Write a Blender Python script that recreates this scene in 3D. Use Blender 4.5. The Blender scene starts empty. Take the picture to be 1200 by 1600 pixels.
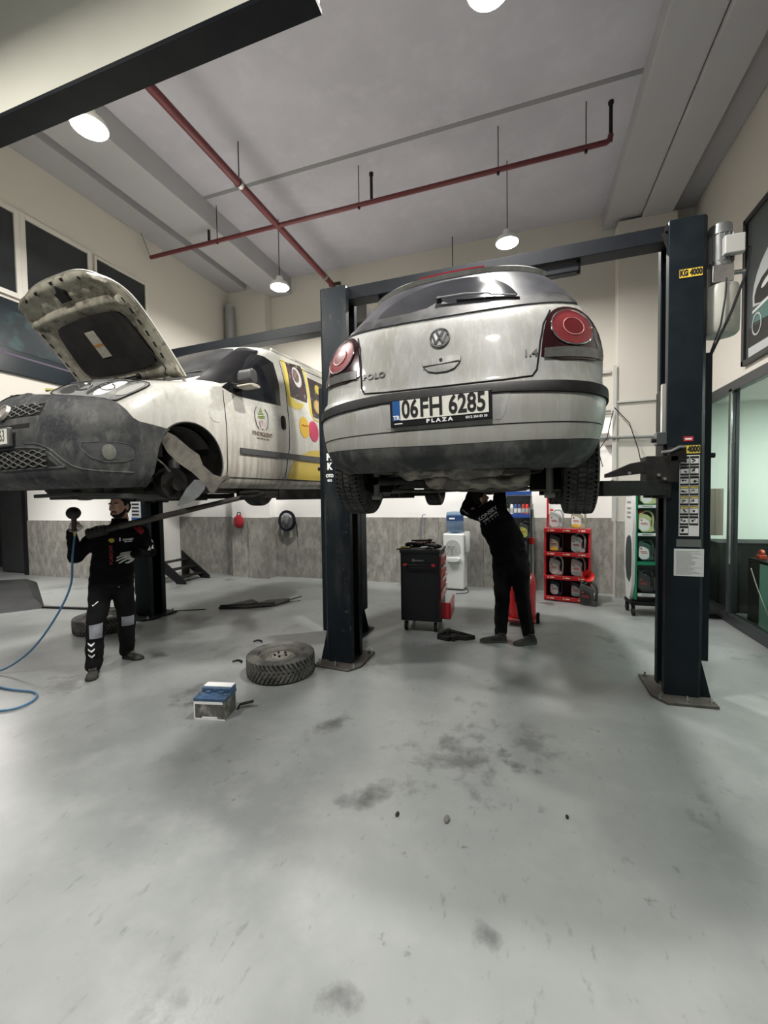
import bpy, bmesh, math, random
from mathutils import Vector, Matrix, noise
from math import sin, cos, pi, radians as rad
SC = bpy.context.scene
COL = SC.collection
random.seed(7)

# ------------------------------------------------------------------ camera
cd = bpy.data.cameras.new('camera'); cam = bpy.data.objects.new('camera', cd); COL.objects.link(cam)
YAW, PIT, ROL = rad(18.474), rad(2.195), rad(-0.839)
_r = Vector((cos(YAW), sin(YAW), 0)); _f = Vector((-sin(YAW)*cos(PIT), cos(YAW)*cos(PIT), -sin(PIT))); _d = _f.cross(_r)
_r2 = _r*cos(ROL) - _d*sin(ROL); _d2 = _r*sin(ROL) + _d*cos(ROL)
cam.matrix_world = Matrix(((_r2.x, -_d2.x, -_f.x, 0), (_r2.y, -_d2.y, -_f.y, 0), (_r2.z, -_d2.z, -_f.z, 1.65), (0, 0, 0, 1)))
cd.sensor_fit = 'HORIZONTAL'; cd.sensor_width = 36; cd.lens = 660.56/1200*36; cd.clip_start = .05; cd.clip_end = 200
SC.camera = cam
# ------------------------------------------------------------------ world, exposure
SC.view_settings.view_transform = 'Standard'; SC.view_settings.look = 'None'; SC.view_settings.gamma = 1
SC.view_settings.use_curve_mapping = False; SC.view_settings.exposure = 0.0
LAMP_W = 150.0; WORLD = 0.15; OFFICE_W = 165.0
w = bpy.data.worlds.new('daylight'); SC.world = w; w.use_nodes = True
w.node_tree.nodes['Background'].inputs[0].default_value = (.86, .93, 1, 1); w.node_tree.nodes['Background'].inputs[1].default_value = WORLD

def light_area(name, loc, size, power, color, rot=(0,0,0), sizey=None):
    l = bpy.data.lights.new(name, 'AREA'); l.energy = power; l.color = color; l.size = size
    if sizey: l.shape = 'RECTANGLE'; l.size_y = sizey
    else: l.shape = 'DISK'
    o = bpy.data.objects.new(name, l); o.location = loc; o.rotation_euler = rot; COL.objects.link(o); return o
OFFICE_LIGHT = light_area('office_ceiling_light', (4.2, 5.0, 2.93), 1.6, OFFICE_W, (.93, 1, .97), sizey=3.0)

# ------------------------------------------------------------------ materials
MATS = {}
def mat(name, col, rough=.5, metal=0, var=0, vscale=3, vcol=None, bump=0, bscale=40, emit=None, estr=0, stretch=None, coat=0, trans=0, alpha=1, ior=1.45, rvar=0, contrast=(.35,.65), detail=5, dist=0):
    if name in MATS: return MATS[name]
    m = bpy.data.materials.new(name); m.use_nodes = True; nt = m.node_tree; N = nt.nodes; L = nt.links
    b = N['Principled BSDF']; c4 = (*col, 1)
    b.inputs['Base Color'].default_value = c4; b.inputs['Roughness'].default_value = rough; b.inputs['Metallic'].default_value = metal
    b.inputs['Coat Weight'].default_value = coat; b.inputs['Coat Roughness'].default_value = .08
    b.inputs['Transmission Weight'].default_value = trans; b.inputs['Alpha'].default_value = alpha; b.inputs['IOR'].default_value = ior
    if emit: b.inputs['Emission Color'].default_value = (*emit, 1); b.inputs['Emission Strength'].default_value = estr
    if var or bump or rvar:
        tc = N.new('ShaderNodeTexCoord'); mp = N.new('ShaderNodeMapping'); L.new(tc.outputs['Object'], mp.inputs[0])
        if stretch: mp.inputs['Scale'].default_value = stretch
    if var or rvar:
        n = N.new('ShaderNodeTexNoise'); n.inputs['Scale'].default_value = vscale; n.inputs['Detail'].default_value = detail; n.inputs['Distortion'].default_value = dist
        L.new(mp.outputs[0], n.inputs['Vector'])
        r = N.new('ShaderNodeValToRGB'); r.color_ramp.elements[0].position = contrast[0]; r.color_ramp.elements[1].position = contrast[1]
        L.new(n.outputs['Fac'], r.inputs[0])
    if var:
        mx = N.new('ShaderNodeMix'); mx.data_type = 'RGBA'
        v = vcol or tuple(c*.5 for c in col)
        mx.inputs['A'].default_value = c4; mx.inputs['B'].default_value = (*v, 1)
        mu = N.new('ShaderNodeMath'); mu.operation = 'MULTIPLY'; mu.inputs[1].default_value = var
        L.new(r.outputs[0], mu.inputs[0]); L.new(mu.outputs[0], mx.inputs['Factor']); L.new(mx.outputs['Result'], b.inputs['Base Color'])
    if rvar:
        mr = N.new('ShaderNodeMapRange'); mr.inputs['To Min'].default_value = rough; mr.inputs['To Max'].default_value = rough+rvar
        L.new(r.outputs[0], mr.inputs['Value']); L.new(mr.outputs[0], b.inputs['Roughness'])
    if bump:
        n2 = N.new('ShaderNodeTexNoise'); n2.inputs['Scale'].default_value = bscale; n2.inputs['Detail'].default_value = 4
        L.new(mp.outputs[0], n2.inputs['Vector'])
        bp = N.new('ShaderNodeBump'); bp.inputs['Strength'].default_value = bump; bp.inputs['Distance'].default_value = .01
        L.new(n2.outputs['Fac'], bp.inputs['Height']); L.new(bp.outputs[0], b.inputs['Normal'])
    MATS[name] = m; return m

def dull(m, v=.2):
    m.node_tree.nodes['Principled BSDF'].inputs['Specular IOR Level'].default_value = v; return m
def layered(name, base, rough, layers, bump=0, bscale=30, metal=0, coat=0):
    """base colour with several noise layers (colour, amount, scale, lo, hi, stretch) mixed on top"""
    m = mat(name, base, rough, metal, coat=coat); nt = m.node_tree; N = nt.nodes; L = nt.links; b = N['Principled BSDF']
    tc = N.new('ShaderNodeTexCoord'); prev = None
    for (c, amt, sc, lo, hi, st) in layers:
        mp = N.new('ShaderNodeMapping'); mp.inputs['Scale'].default_value = st or (1, 1, 1); mp.inputs['Location'].default_value = (sc*.37, sc*1.3, sc*.7)
        L.new(tc.outputs['Object'], mp.inputs[0])
        n = N.new('ShaderNodeTexNoise'); n.inputs['Scale'].default_value = sc; n.inputs['Detail'].default_value = 6; n.inputs['Roughness'].default_value = .6
        L.new(mp.outputs[0], n.inputs['Vector'])
        r = N.new('ShaderNodeMapRange'); r.inputs['From Min'].default_value = lo; r.inputs['From Max'].default_value = hi; r.inputs['To Max'].default_value = amt
        L.new(n.outputs['Fac'], r.inputs['Value'])
        mx = N.new('ShaderNodeMix'); mx.data_type = 'RGBA'; mx.inputs['B'].default_value = (*c, 1)
        if prev is None: mx.inputs['A'].default_value = (*base, 1)
        else: L.new(prev, mx.inputs['A'])
        L.new(r.outputs[0], mx.inputs['Factor']); prev = mx.outputs['Result']
    L.new(prev, b.inputs['Base Color'])
    if bump:
        n2 = N.new('ShaderNodeTexNoise'); n2.inputs['Scale'].default_value = bscale; L.new(tc.outputs['Object'], n2.inputs['Vector'])
        bp = N.new('ShaderNodeBump'); bp.inputs['Strength'].default_value = bump; bp.inputs['Distance'].default_value = .005
        L.new(n2.outputs['Fac'], bp.inputs['Height']); L.new(bp.outputs[0], b.inputs['Normal'])
    return m

FLOOR = layered('grey_epoxy_floor', (.205, .218, .215), .30, [
    ((.265, .275, .27), .8, .5, .4, .62, None), ((.12, .13, .13), .6, .9, .48, .70, None),
    ((.30, .305, .30), .35, 6, .5, .75, None), ((.05, .05, .05), .8, 1.7, .62, .72, None), ((.05, .05, .05), .8, 8, .68, .75, None), ((.10, .105, .10), .5, 22, .62, .72, (1, .4, 1))], bump=.06, bscale=60)
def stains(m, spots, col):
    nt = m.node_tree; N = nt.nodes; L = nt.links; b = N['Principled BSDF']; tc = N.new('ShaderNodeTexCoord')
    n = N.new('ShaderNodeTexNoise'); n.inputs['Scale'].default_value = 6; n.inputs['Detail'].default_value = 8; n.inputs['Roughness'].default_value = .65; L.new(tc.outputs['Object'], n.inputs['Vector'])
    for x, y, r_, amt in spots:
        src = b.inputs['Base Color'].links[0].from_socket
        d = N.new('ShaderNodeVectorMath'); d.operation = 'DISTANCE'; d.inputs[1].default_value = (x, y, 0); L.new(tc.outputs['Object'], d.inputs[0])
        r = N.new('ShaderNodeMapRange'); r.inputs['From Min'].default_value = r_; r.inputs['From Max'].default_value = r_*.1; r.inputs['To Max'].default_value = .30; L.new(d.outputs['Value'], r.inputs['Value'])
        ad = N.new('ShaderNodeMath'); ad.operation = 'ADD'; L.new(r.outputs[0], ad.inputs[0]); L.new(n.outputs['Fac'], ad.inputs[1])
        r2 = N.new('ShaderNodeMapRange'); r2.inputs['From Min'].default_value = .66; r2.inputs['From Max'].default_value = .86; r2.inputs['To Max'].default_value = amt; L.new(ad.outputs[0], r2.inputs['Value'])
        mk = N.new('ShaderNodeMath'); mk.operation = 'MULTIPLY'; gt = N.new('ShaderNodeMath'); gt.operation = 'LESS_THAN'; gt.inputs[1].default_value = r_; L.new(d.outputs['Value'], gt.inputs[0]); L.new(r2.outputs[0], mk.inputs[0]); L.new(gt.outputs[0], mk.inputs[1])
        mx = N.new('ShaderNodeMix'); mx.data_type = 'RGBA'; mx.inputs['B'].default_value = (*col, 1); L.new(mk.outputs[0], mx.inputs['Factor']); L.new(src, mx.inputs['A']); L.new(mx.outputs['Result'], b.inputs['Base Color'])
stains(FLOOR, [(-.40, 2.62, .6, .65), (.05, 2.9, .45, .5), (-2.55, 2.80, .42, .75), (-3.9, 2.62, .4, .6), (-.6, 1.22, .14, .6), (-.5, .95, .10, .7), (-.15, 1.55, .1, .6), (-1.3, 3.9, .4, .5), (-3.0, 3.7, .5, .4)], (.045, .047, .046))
WALL = mat('cream_wall_paint', (.50, .475, .43), .75, var=.25, vscale=1.2, vcol=(.46, .44, .40), bump=.05, bscale=60)
WHITE = mat('white_and_brightened_wall', (.82, .81, .79), .7, var=.2, vscale=1.5, vcol=(.72, .71, .69))
CEIL = layered('grey_concrete_ceiling', (.44, .43, .48), .85, [((.34, .335, .375), .6, .7, .42, .65, None), ((.5, .49, .54), .4, 4, .5, .7, None)], bump=.1)
BEAMC = mat('concrete_beam', (.35, .345, .36), .85, var=.4, vscale=2, vcol=(.32, .315, .33), bump=.1)
TILE = layered('grey_marble_tile', (.22, .215, .195), .12, [((.34, .33, .30), .8, 9, .42, .62, (1, 1, .45)), ((.13, .13, .12), .7, 14, .5, .7, (1, 1, .5)), ((.4, .39, .36), .4, 40, .55, .7, None)])
NAVY = mat('dark_blue_grey_steel', (.006, .0105, .014), .42, .1, var=.35, vscale=6, vcol=(.012, .017, .02), rvar=.15)
NAVYW = layered('worn_dark_steel', (.008, .012, .016), .36, [((.06, .06, .052), .6, 2.2, .50, .66, (1, 1, .35)), ((.14, .14, .13), .4, 20, .62, .75, None)], metal=.15)
BEAM = mat('charcoal_steel_beam', (.006, .008, .011), .5, 0, var=.4, vscale=5, vcol=(.016, .018, .021))
BLACK = mat('black_plastic', (.012, .012, .013), .45)
BLK2 = mat('black_grimy_metal', (.010, .010, .010), .55, .1, var=.6, vscale=9, vcol=(.035, .032, .028), bump=.2)
GRIME = mat('grimy_underbody', (.05, .048, .043), .8, .1, var=.7, vscale=7, vcol=(.13, .12, .105), bump=.4, bscale=30)
TANM = mat('rusty_tan_heat_shield', (.10, .092, .078), .65, .2, var=.9, vscale=9, vcol=(.28, .255, .21), contrast=(.45,.6), bump=.3)
STEEL = mat('bare_steel', (.5, .5, .5), .3, 1, var=.3, vscale=20, vcol=(.3, .3, .3))
CHROME = mat('chrome', (.75, .75, .75), .12, 1)
RUB = layered('tyre_rubber', (.028, .028, .028), .75, [((.11, .105, .095), .6, 9, .42, .66, None), ((.15, .14, .125), .4, 50, .55, .7, None)], bump=.3, bscale=80)
RUB2 = layered('winter_tyre_rubber', (.05, .05, .048), .7, [((.15, .145, .13), .7, 8, .4, .62, None)], bump=.3, bscale=80)
RIMM = mat('dusty_steel_rim', (.22, .21, .19), .5, .4, var=.6, vscale=9, vcol=(.10, .095, .085))
REDPIPE = mat('dark_red_pipe_paint', (.12, .024, .028), .4, var=.2, vscale=6)
RED = mat('red_paint', (.42, .012, .018), .35, coat=.3)
REDP = mat('bright_red_plastic', (.62, .02, .015), .35)
WHT = mat('white_plastic', (.78, .79, .77), .35)
LED = mat('lamp_led', (1, 1, 1), .5, emit=(1, .95, .88), estr=45)
SILVER = layered('dusty_silver_paint', (.29, .295, .282), .46, [((.225, .22, .19), .8, 5, .40, .65, (1.2, 1.2, .5)), ((.37, .37, .345), .5, 30, .5, .62, (1, 1, .1)), ((.20, .19, .16), .5, 14, .54, .72, (1, 1, .25))], metal=.05, coat=.08)
VANW = layered('dirty_white_paint', (.60, .60, .55), .3, [((.45, .43, .37), .6, 2.2, .48, .66, (1, 1, .7)), ((.36, .32, .25), .55, 12, .56, .72, (1, 1, .35)), ((.72, .72, .68), .4, 25, .5, .65, None)], coat=.4)
DARKB = layered('dusty_dark_bumper_plastic', (.03, .033, .036), .55, [((.10, .10, .094), .8, 3.5, .42, .65, None), ((.17, .165, .15), .5, 16, .52, .7, (1, 1, .5)), ((.07, .07, .07), .6, 50, .5, .65, None)], bump=.1)
VALN = layered('streaked_black_valance_plastic', (.035, .038, .038), .55, [((.17, .175, .16), .6, 12, .5, .7, (1, 1, .18)), ((.12, .12, .11), .6, 4, .45, .65, None)])
GLASS = mat('dark_car_glass', (.012, .013, .016), .06, coat=.5, var=.3, vscale=5, vcol=(.04, .04, .045))
DUSTG = layered('dusty_car_glass', (.030, .031, .036), .36, [((.085, .085, .092), .7, 4, .4, .65, None), ((.04, .04, .05), .6, 9, .5, .7, (1, 1, .35))])
DUSTD = layered('dark_dirty_glass_band', (.008, .008, .009), .5, [((.055, .055, .052), .6, 14, .5, .68, (1, 1, .3)), ((.1, .1, .1), .5, 4, .45, .65, None)])
def mud(m, z0, z1, col, amt):
    nt = m.node_tree; N = nt.nodes; L = nt.links; b = N['Principled BSDF']; src = b.inputs['Base Color'].links[0].from_socket
    tc = N.new('ShaderNodeTexCoord'); sp = N.new('ShaderNodeSeparateXYZ'); L.new(tc.outputs['Object'], sp.inputs[0])
    mp = N.new('ShaderNodeMapping'); mp.inputs['Scale'].default_value = (3, 9, .8); L.new(tc.outputs['Object'], mp.inputs[0])
    n = N.new('ShaderNodeTexNoise'); n.inputs['Scale'].default_value = 2.2; n.inputs['Detail'].default_value = 8; L.new(mp.outputs[0], n.inputs['Vector'])
    r = N.new('ShaderNodeMapRange'); r.inputs['From Min'].default_value = z1; r.inputs['From Max'].default_value = z0; L.new(sp.outputs['Z'], r.inputs['Value'])
    r2 = N.new('ShaderNodeMapRange'); r2.inputs['From Min'].default_value = .35; r2.inputs['From Max'].default_value = .62; r2.inputs['To Min'].default_value = .25; r2.inputs['To Max'].default_value = amt; L.new(n.outputs['Fac'], r2.inputs['Value'])
    mu = N.new('ShaderNodeMath'); mu.operation = 'MULTIPLY'; L.new(r.outputs[0], mu.inputs[0]); L.new(r2.outputs[0], mu.inputs[1])
    mx = N.new('ShaderNodeMix'); mx.data_type = 'RGBA'; mx.inputs['B'].default_value = (*col, 1); L.new(mu.outputs[0], mx.inputs['Factor']); L.new(src, mx.inputs['A']); L.new(mx.outputs['Result'], b.inputs['Base Color'])
mud(VANW, .35, .85, (.27, .235, .19), .85); mud(SILVER, .25, .62, (.27, .26, .22), .5)
GAP = mat('panel_gap', (.01, .01, .01), .8)
YEL = mat('yellow_sticker', (.62, .50, .07), .5)
ORG = mat('yellow_ochre_wrap', (.62, .47, .07), .45, var=.3, vscale=4, vcol=(.5, .42, .15))
CLOTH = mat('black_work_cloth', (.004, .004, .0045), .92, bump=.3, bscale=25)
CLOTH2 = mat('faded_black_trouser_cloth', (.005, .005, .0055), .9, bump=.3, bscale=30)
SKIN = mat('skin', (.66, .38, .29), .5, var=.3, vscale=14, vcol=(.56, .27, .20))
HAIR = mat('dark_hair', (.012, .009, .007), .8, bump=.8, bscale=200)
GLOVE = mat('white_work_glove', (.62, .62, .57), .8, var=.4, vscale=18, vcol=(.3, .29, .27))
SHOE = mat('worn_dark_shoe', (.018, .017, .016), .8, var=.6, vscale=16, vcol=(.06, .056, .05))
PRINTW = mat('white_print', (.8, .8, .8), .6)
PRINTK = mat('black_print', (.012, .012, .012), .5)

for m_ in (NAVY, NAVYW, BEAM, BLACK, BLK2, DARKB, DUSTG, DUSTD, VALN, GRIME, RUB, RUB2, CLOTH, CLOTH2, GAP): dull(m_, .22)
GROOVE = dull(mat('tyre_groove', (.006,.006,.006), .9), .1)
# ------------------------------------------------------------------ mesh helpers
class M:
    def __init__(s): s.v = []; s.f = []; s.m = []; s.k = 0
    def add(s, vs, fs, k=None):
        o = len(s.v); s.v += [tuple(v) for v in vs]; s.f += [tuple(i+o for i in f) for f in fs]; s.m += [s.k if k is None else k]*len(fs); return s
    def box(s, a, b, k=None):
        x0, y0, z0 = a; x1, y1, z1 = b
        return s.add([(x0,y0,z0),(x1,y0,z0),(x1,y1,z0),(x0,y1,z0),(x0,y0,z1),(x1,y0,z1),(x1,y1,z1),(x0,y1,z1)],
                     [(0,3,2,1),(4,5,6,7),(0,1,5,4),(1,2,6,5),(2,3,7,6),(3,0,4,7)], k)
    def cbox(s, c, d, R=None, k=None):
        m = M().box((-d[0]/2,-d[1]/2,-d[2]/2), (d[0]/2,d[1]/2,d[2]/2)); c = Vector(c)
        return s.add([(R @ Vector(v) if R else Vector(v))+c for v in m.v], m.f, k)
    def beam(s, p0, p1, wd, ht, k=None, up=(0,0,1)):
        p0, p1 = Vector(p0), Vector(p1); d = (p1-p0).normalized(); u = Vector(up); sd = d.cross(u).normalized(); u = sd.cross(d)
        vs = []
        for p in (p0, p1):
            for a, b in ((-1,-1),(1,-1),(1,1),(-1,1)): vs.append(p+sd*a*wd/2+u*b*ht/2)
        return s.add(vs, [(0,1,2,3),(7,6,5,4),(0,4,5,1),(1,5,6,2),(2,6,7,3),(3,7,4,0)], k)
    def tube(s, pts, r, n=8, k=None, cap=True, flat=1.0):
        pts = [Vector(p) for p in pts]; N = len(pts); rs = r if isinstance(r, (list, tuple)) else [r]*N
        rings = []; pu = None
        for i, p in enumerate(pts):
            d = (pts[min(i+1, N-1)]-pts[max(i-1, 0)]).normalized()
            if pu is None: pu = Vector((0,0,1)) if abs(d.z) < .9 else Vector((1,0,0))
            sd = d.cross(pu).normalized(); u = sd.cross(d).normalized(); pu = u
            rings.append([p+(sd*cos(2*pi*j/n)*flat+u*sin(2*pi*j/n))*rs[i] for j in range(n)])
        return s.rings(rings, cap, k)
    def cyl(s, p0, p1, r0, r1=None, n=16, k=None, cap=True): return s.tube([p0, p1], [r0, r0 if r1 is None else r1], n, k, cap)
    def rings(s, rings, cap=True, k=None, closed=True, wrap=False):
        n = len(rings[0]); vs = [v for r in rings for v in r]; fs = []
        R = len(rings)
        for i in range(R if wrap else R-1):
            for j in range(n if closed else n-1):
                a = i*n+j; b = i*n+(j+1) % n; i2 = (i+1) % R
                fs.append((a, b, i2*n+(j+1) % n, i2*n+j))
        if cap and not wrap: fs.append(tuple(range(n-1, -1, -1))); fs.append(tuple((R-1)*n+j for j in range(n)))
        return s.add(vs, fs, k)
    def prism(s, poly, ax, a, b, k=None):
        def P(u, v, t): return {'x': (t,u,v), 'y': (u,t,v), 'z': (u,v,t)}[ax]
        n = len(poly); vs = [P(u,v,a) for u,v in poly]+[P(u,v,b) for u,v in poly]
        fs = [tuple(range(n)), tuple(range(2*n-1, n-1, -1))]+[(i, n+i, n+(i+1) % n, (i+1) % n) for i in range(n)]
        return s.add(vs, fs, k)
    def lathe(s, prof, c=(0,0,0), ax='z', n=24, k=None, cap=True, sc=(1,1)):
        rings = []
        for r, h in prof:
            ring = []
            for j in range(n):
                a = 2*pi*j/n; x, y = r*cos(a)*sc[0], r*sin(a)*sc[1]
                p = {'z': (x,y,h), 'x': (h,x,y), 'y': (y,h,x)}[ax]; ring.append((p[0]+c[0], p[1]+c[1], p[2]+c[2]))
            rings.append(ring)
        return s.rings(rings, cap, k)
    def sph(s, c, r, n=14, k=None, R=None):
        if not isinstance(r, (tuple, list)): r = (r,r,r)
        rings = []; c = Vector(c)
        for i in range(1, n):
            t = pi*i/n; ring = []
            for j in range(n):
                q = Vector((r[0]*sin(t)*cos(2*pi*j/n), r[1]*sin(t)*sin(2*pi*j/n), -r[2]*cos(t))); ring.append((R @ q if R else q)+c)
            rings.append(ring)
        return s.rings(rings, True, k)
    def out(s, name, mats, par=None, bev=0, smooth=40, seg=2, loc=None):
        if not isinstance(mats, (list, tuple)): mats = [mats]
        me = bpy.data.meshes.new(name); me.from_pydata(s.v, [], s.f)
        for m in mats: me.materials.append(m)
        me.polygons.foreach_set('material_index', s.m)
        bm = bmesh.new(); bm.from_mesh(me); bmesh.ops.recalc_face_normals(bm, faces=bm.faces); bm.to_mesh(me); bm.free()
        return obj(name, me, par, bev, smooth, seg, loc)
def obj(name, me, par=None, bev=0, smooth=40, seg=2, loc=None):
    if smooth:
        me.polygons.foreach_set('use_smooth', [True]*len(me.polygons)); me.set_sharp_from_angle(angle=rad(smooth))
    o = bpy.data.objects.new(name, me); COL.objects.link(o)
    if par: o.parent = par
    if loc: o.location = loc
    if bev:
        b = o.modifiers.new('bevel', 'BEVEL'); b.width = bev; b.segments = seg; b.limit_method = 'ANGLE'; b.angle_limit = rad(35); b.harden_normals = True
    return o
def tag(o, label=None, cat=None, group=None, kind=None):
    if label: o['label'] = label
    if cat: o['category'] = cat
    if group: o['group'] = group
    if kind: o['kind'] = kind
    return o
def thing(name, loc=(0,0,0), rz=0, label=None, cat=None, group=None):
    e = bpy.data.objects.new(name, None); e.empty_display_size = .1; COL.objects.link(e); e.location = loc; e.rotation_euler = (0,0,rz)
    return tag(e, label, cat, group)
def struct(o): o['kind'] = 'structure'; return o
def copy_tree(o, par=None):
    c = o.copy(); COL.objects.link(c)
    if par: c.parent = par
    for ch in list(o.children): copy_tree(ch, c)
    return c
def evald(o):
    dg = bpy.context.evaluated_depsgraph_get(); dg.update(); return bpy.data.meshes.new_from_object(o.evaluated_get(dg))
def kill(*os):
    for o in os: bpy.data.objects.remove(o, do_unlink=True)
def boolean(o, cutters, op='DIFFERENCE'):
    for c in cutters:
        md = o.modifiers.new('b', 'BOOLEAN'); md.operation = op; md.object = c; md.solver = 'EXACT'; md.material_mode = 'TRANSFER'
    me = evald(o); o.modifiers.clear(); old = o.data; o.data = me; kill(*cutters)
    me.polygons.foreach_set('use_smooth', [True]*len(me.polygons)); me.set_sharp_from_angle(angle=rad(35))
    return o
_tx = {}
def text_mesh(s, size=1, ext=0.0, bold=0.0, sx=1.0, align='CENTER', space=1.0):
    key = (s, size, ext, bold, sx, align, space)
    if key in _tx: return _tx[key]
    c = bpy.data.curves.new('t', 'FONT'); c.body = s; c.size = size; c.extrude = ext; c.align_x = align; c.align_y = 'CENTER'; c.offset = bold; c.resolution_u = 3; c.space_character = space
    o = bpy.data.objects.new('t', c); COL.objects.link(o); me = evald(o); kill(o)
    vs = [(v.co.x*sx, v.co.y, v.co.z) for v in me.vertices]; fs = [tuple(p.vertices) for p in me.polygons]
    _tx[key] = (vs, fs); return _tx[key]
def add_text(m, s, origin, ux, uy, size, k=0, bold=0.0, sx=1.0, align='CENTER', space=1.0, d=.001):
    """lettering laid out in the plane (ux, uy) at origin"""
    vs, fs = text_mesh(s, size, d, bold, sx, align, space); o = Vector(origin); ux = Vector(ux).normalized(); uy = Vector(uy).normalized(); nz = ux.cross(uy)
    return m.add([o+ux*v[0]+uy*v[1]+nz*v[2] for v in vs], fs, k)
def remesh(m, name, mats, par, voxel=.01, smooth_it=4, wrinkle=0, wsc=12, fn=None):
    me = bpy.data.meshes.new(name); me.from_pydata(m.v, [], m.f)
    bm = bmesh.new(); bm.from_mesh(me); bmesh.ops.recalc_face_normals(bm, faces=bm.faces); bm.to_mesh(me); bm.free()
    o = bpy.data.objects.new('tmp', me); COL.objects.link(o)
    r = o.modifiers.new('r', 'REMESH'); r.mode = 'VOXEL'; r.voxel_size = voxel
    if smooth_it: s_ = o.modifiers.new('s', 'SMOOTH'); s_.iterations = smooth_it; s_.factor = .5
    me2 = evald(o); kill(o)
    if wrinkle:
        me2.update(); ns = [v.normal.copy() for v in me2.vertices]
        for v, nn in zip(me2.vertices, ns):
            q = Vector((v.co.x*wsc, v.co.y*wsc, v.co.z*wsc*1.8)); v.co += nn*wrinkle*(noise.noise(q)+.5*noise.noise(q*2.1))
    if not isinstance(mats, (list, tuple)): mats = [mats]
    for mm in mats: me2.materials.append(mm)
    if fn:
        for p_ in me2.polygons: p_.material_index = fn(p_.center)
    me2.name = name
    return obj(name, me2, par, smooth=180)
#BODYFN
def pchip(xs, ys, x):
    n = len(xs)
    if x <= xs[0]: return ys[0]
    if x >= xs[-1]: return ys[-1]
    i = 0
    while xs[i+1] < x: i += 1
    def dl(j): return (ys[j+1]-ys[j])/(xs[j+1]-xs[j])
    def sl(j):
        if j == 0: return dl(0)
        if j == n-1: return dl(n-2)
        a, b = dl(j-1), dl(j)
        return 0 if a*b <= 0 else 2*a*b/(a+b)
    h = xs[i+1]-xs[i]; t = (x-xs[i])/h; m0, m1 = sl(i)*h, sl(i+1)*h
    return (2*t**3-3*t**2+1)*ys[i]+(t**3-2*t**2+t)*m0+(-2*t**3+3*t**2)*ys[i+1]+(t**3-t**2)*m1
class Shell:
    """car body as stacked plan outlines. rows: z, half width, y near end, y far end, corner depth A, exponent A, corner depth B, exponent B.
    surface point P(q, z): |q|<=1 runs round the near end from its middle, beyond that (|q|-1) metres along the flank"""
    def __init__(s, rows): s.rows = rows; s.zs = [r[0] for r in rows]; s.c = {}
    def par(s, z):
        z = round(z, 4)
        if z not in s.c:
            p = [pchip(s.zs, [r[i] for r in s.rows], z) for i in range(1, 8)]
            tab = {}
            for end, (D, n) in (('A', (p[3], p[4])), ('B', (p[5], p[6]))):
                pts = []; K = 60
                for i in range(K+1):
                    t = i/K*math.pi/2; x = p[0]*math.sin(t)**(2/n) if t > 0 else 0.0; y = D*(1-max(0, math.cos(t))**(2/n))
                    pts.append((x, y))
                L = [0.0]
                for a, b in zip(pts, pts[1:]): L.append(L[-1]+math.hypot(a[0]-b[0], a[1]-b[1]))
                tab[end] = (pts, L)
            s.c[z] = (p, tab)
        return s.c[z]
    def curve(s, z, end, q):
        p, tab = s.par(z); pts, L = tab[end]; t = q*L[-1]; i = 0
        while i < len(L)-2 and L[i+1] < t: i += 1
        u = (t-L[i])/max(1e-9, L[i+1]-L[i]); a, b = pts[i], pts[i+1]
        return a[0]+(b[0]-a[0])*u, a[1]+(b[1]-a[1])*u
    def P(s, q, z):
        sg = -1 if q < 0 else 1; q = abs(q); p, _ = s.par(z)
        if q <= 1:
            x, y = s.curve(z, 'A', q); return (sg*x, p[1]+y, z)
        return (sg*p[0], p[1]+p[3]+(q-1), z)
#ENDBODYFN
    def N(s, q, z):
        e = .004; a = Vector(s.P(q+e, z))-Vector(s.P(q-e, z)); b = Vector(s.P(q, z+e))-Vector(s.P(q, z-e))
        n = a.cross(b); n.normalize()
        return n
    def mesh(s, zs, NA=24, NS=14):
        rings = []
        for z in zs:
            p, _ = s.par(z); r = []
            for i in range(-NA, NA+1): r.append(s.P(i/NA, z))
            y0 = p[1]+p[3]; y1 = p[2]-p[5]
            for i in range(1, NS): r.append((p[0], y0+(y1-y0)*i/NS, z))
            for i in range(NA, -NA-1, -1):
                x, y = s.curve(z, 'B', abs(i)/NA); r.append((x if i >= 0 else -x, p[2]-y, z))
            for i in range(NS-1, 0, -1): r.append((-p[0], y0+(y1-y0)*i/NS, z))
            rings.append(r)
        return rings
def rnd(poly, k=2, closed=True):
    for _ in range(k):
        out = []; n = len(poly)
        for i in range(n if closed else n-1):
            a, b = poly[i], poly[(i+1) % n]
            out += [(a[0]*.75+b[0]*.25, a[1]*.75+b[1]*.25), (a[0]*.25+b[0]*.75, a[1]*.25+b[1]*.75)]
        if not closed: out = [poly[0]]+out[1:-1]+[poly[-1]]
        poly = out
    return poly
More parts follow.
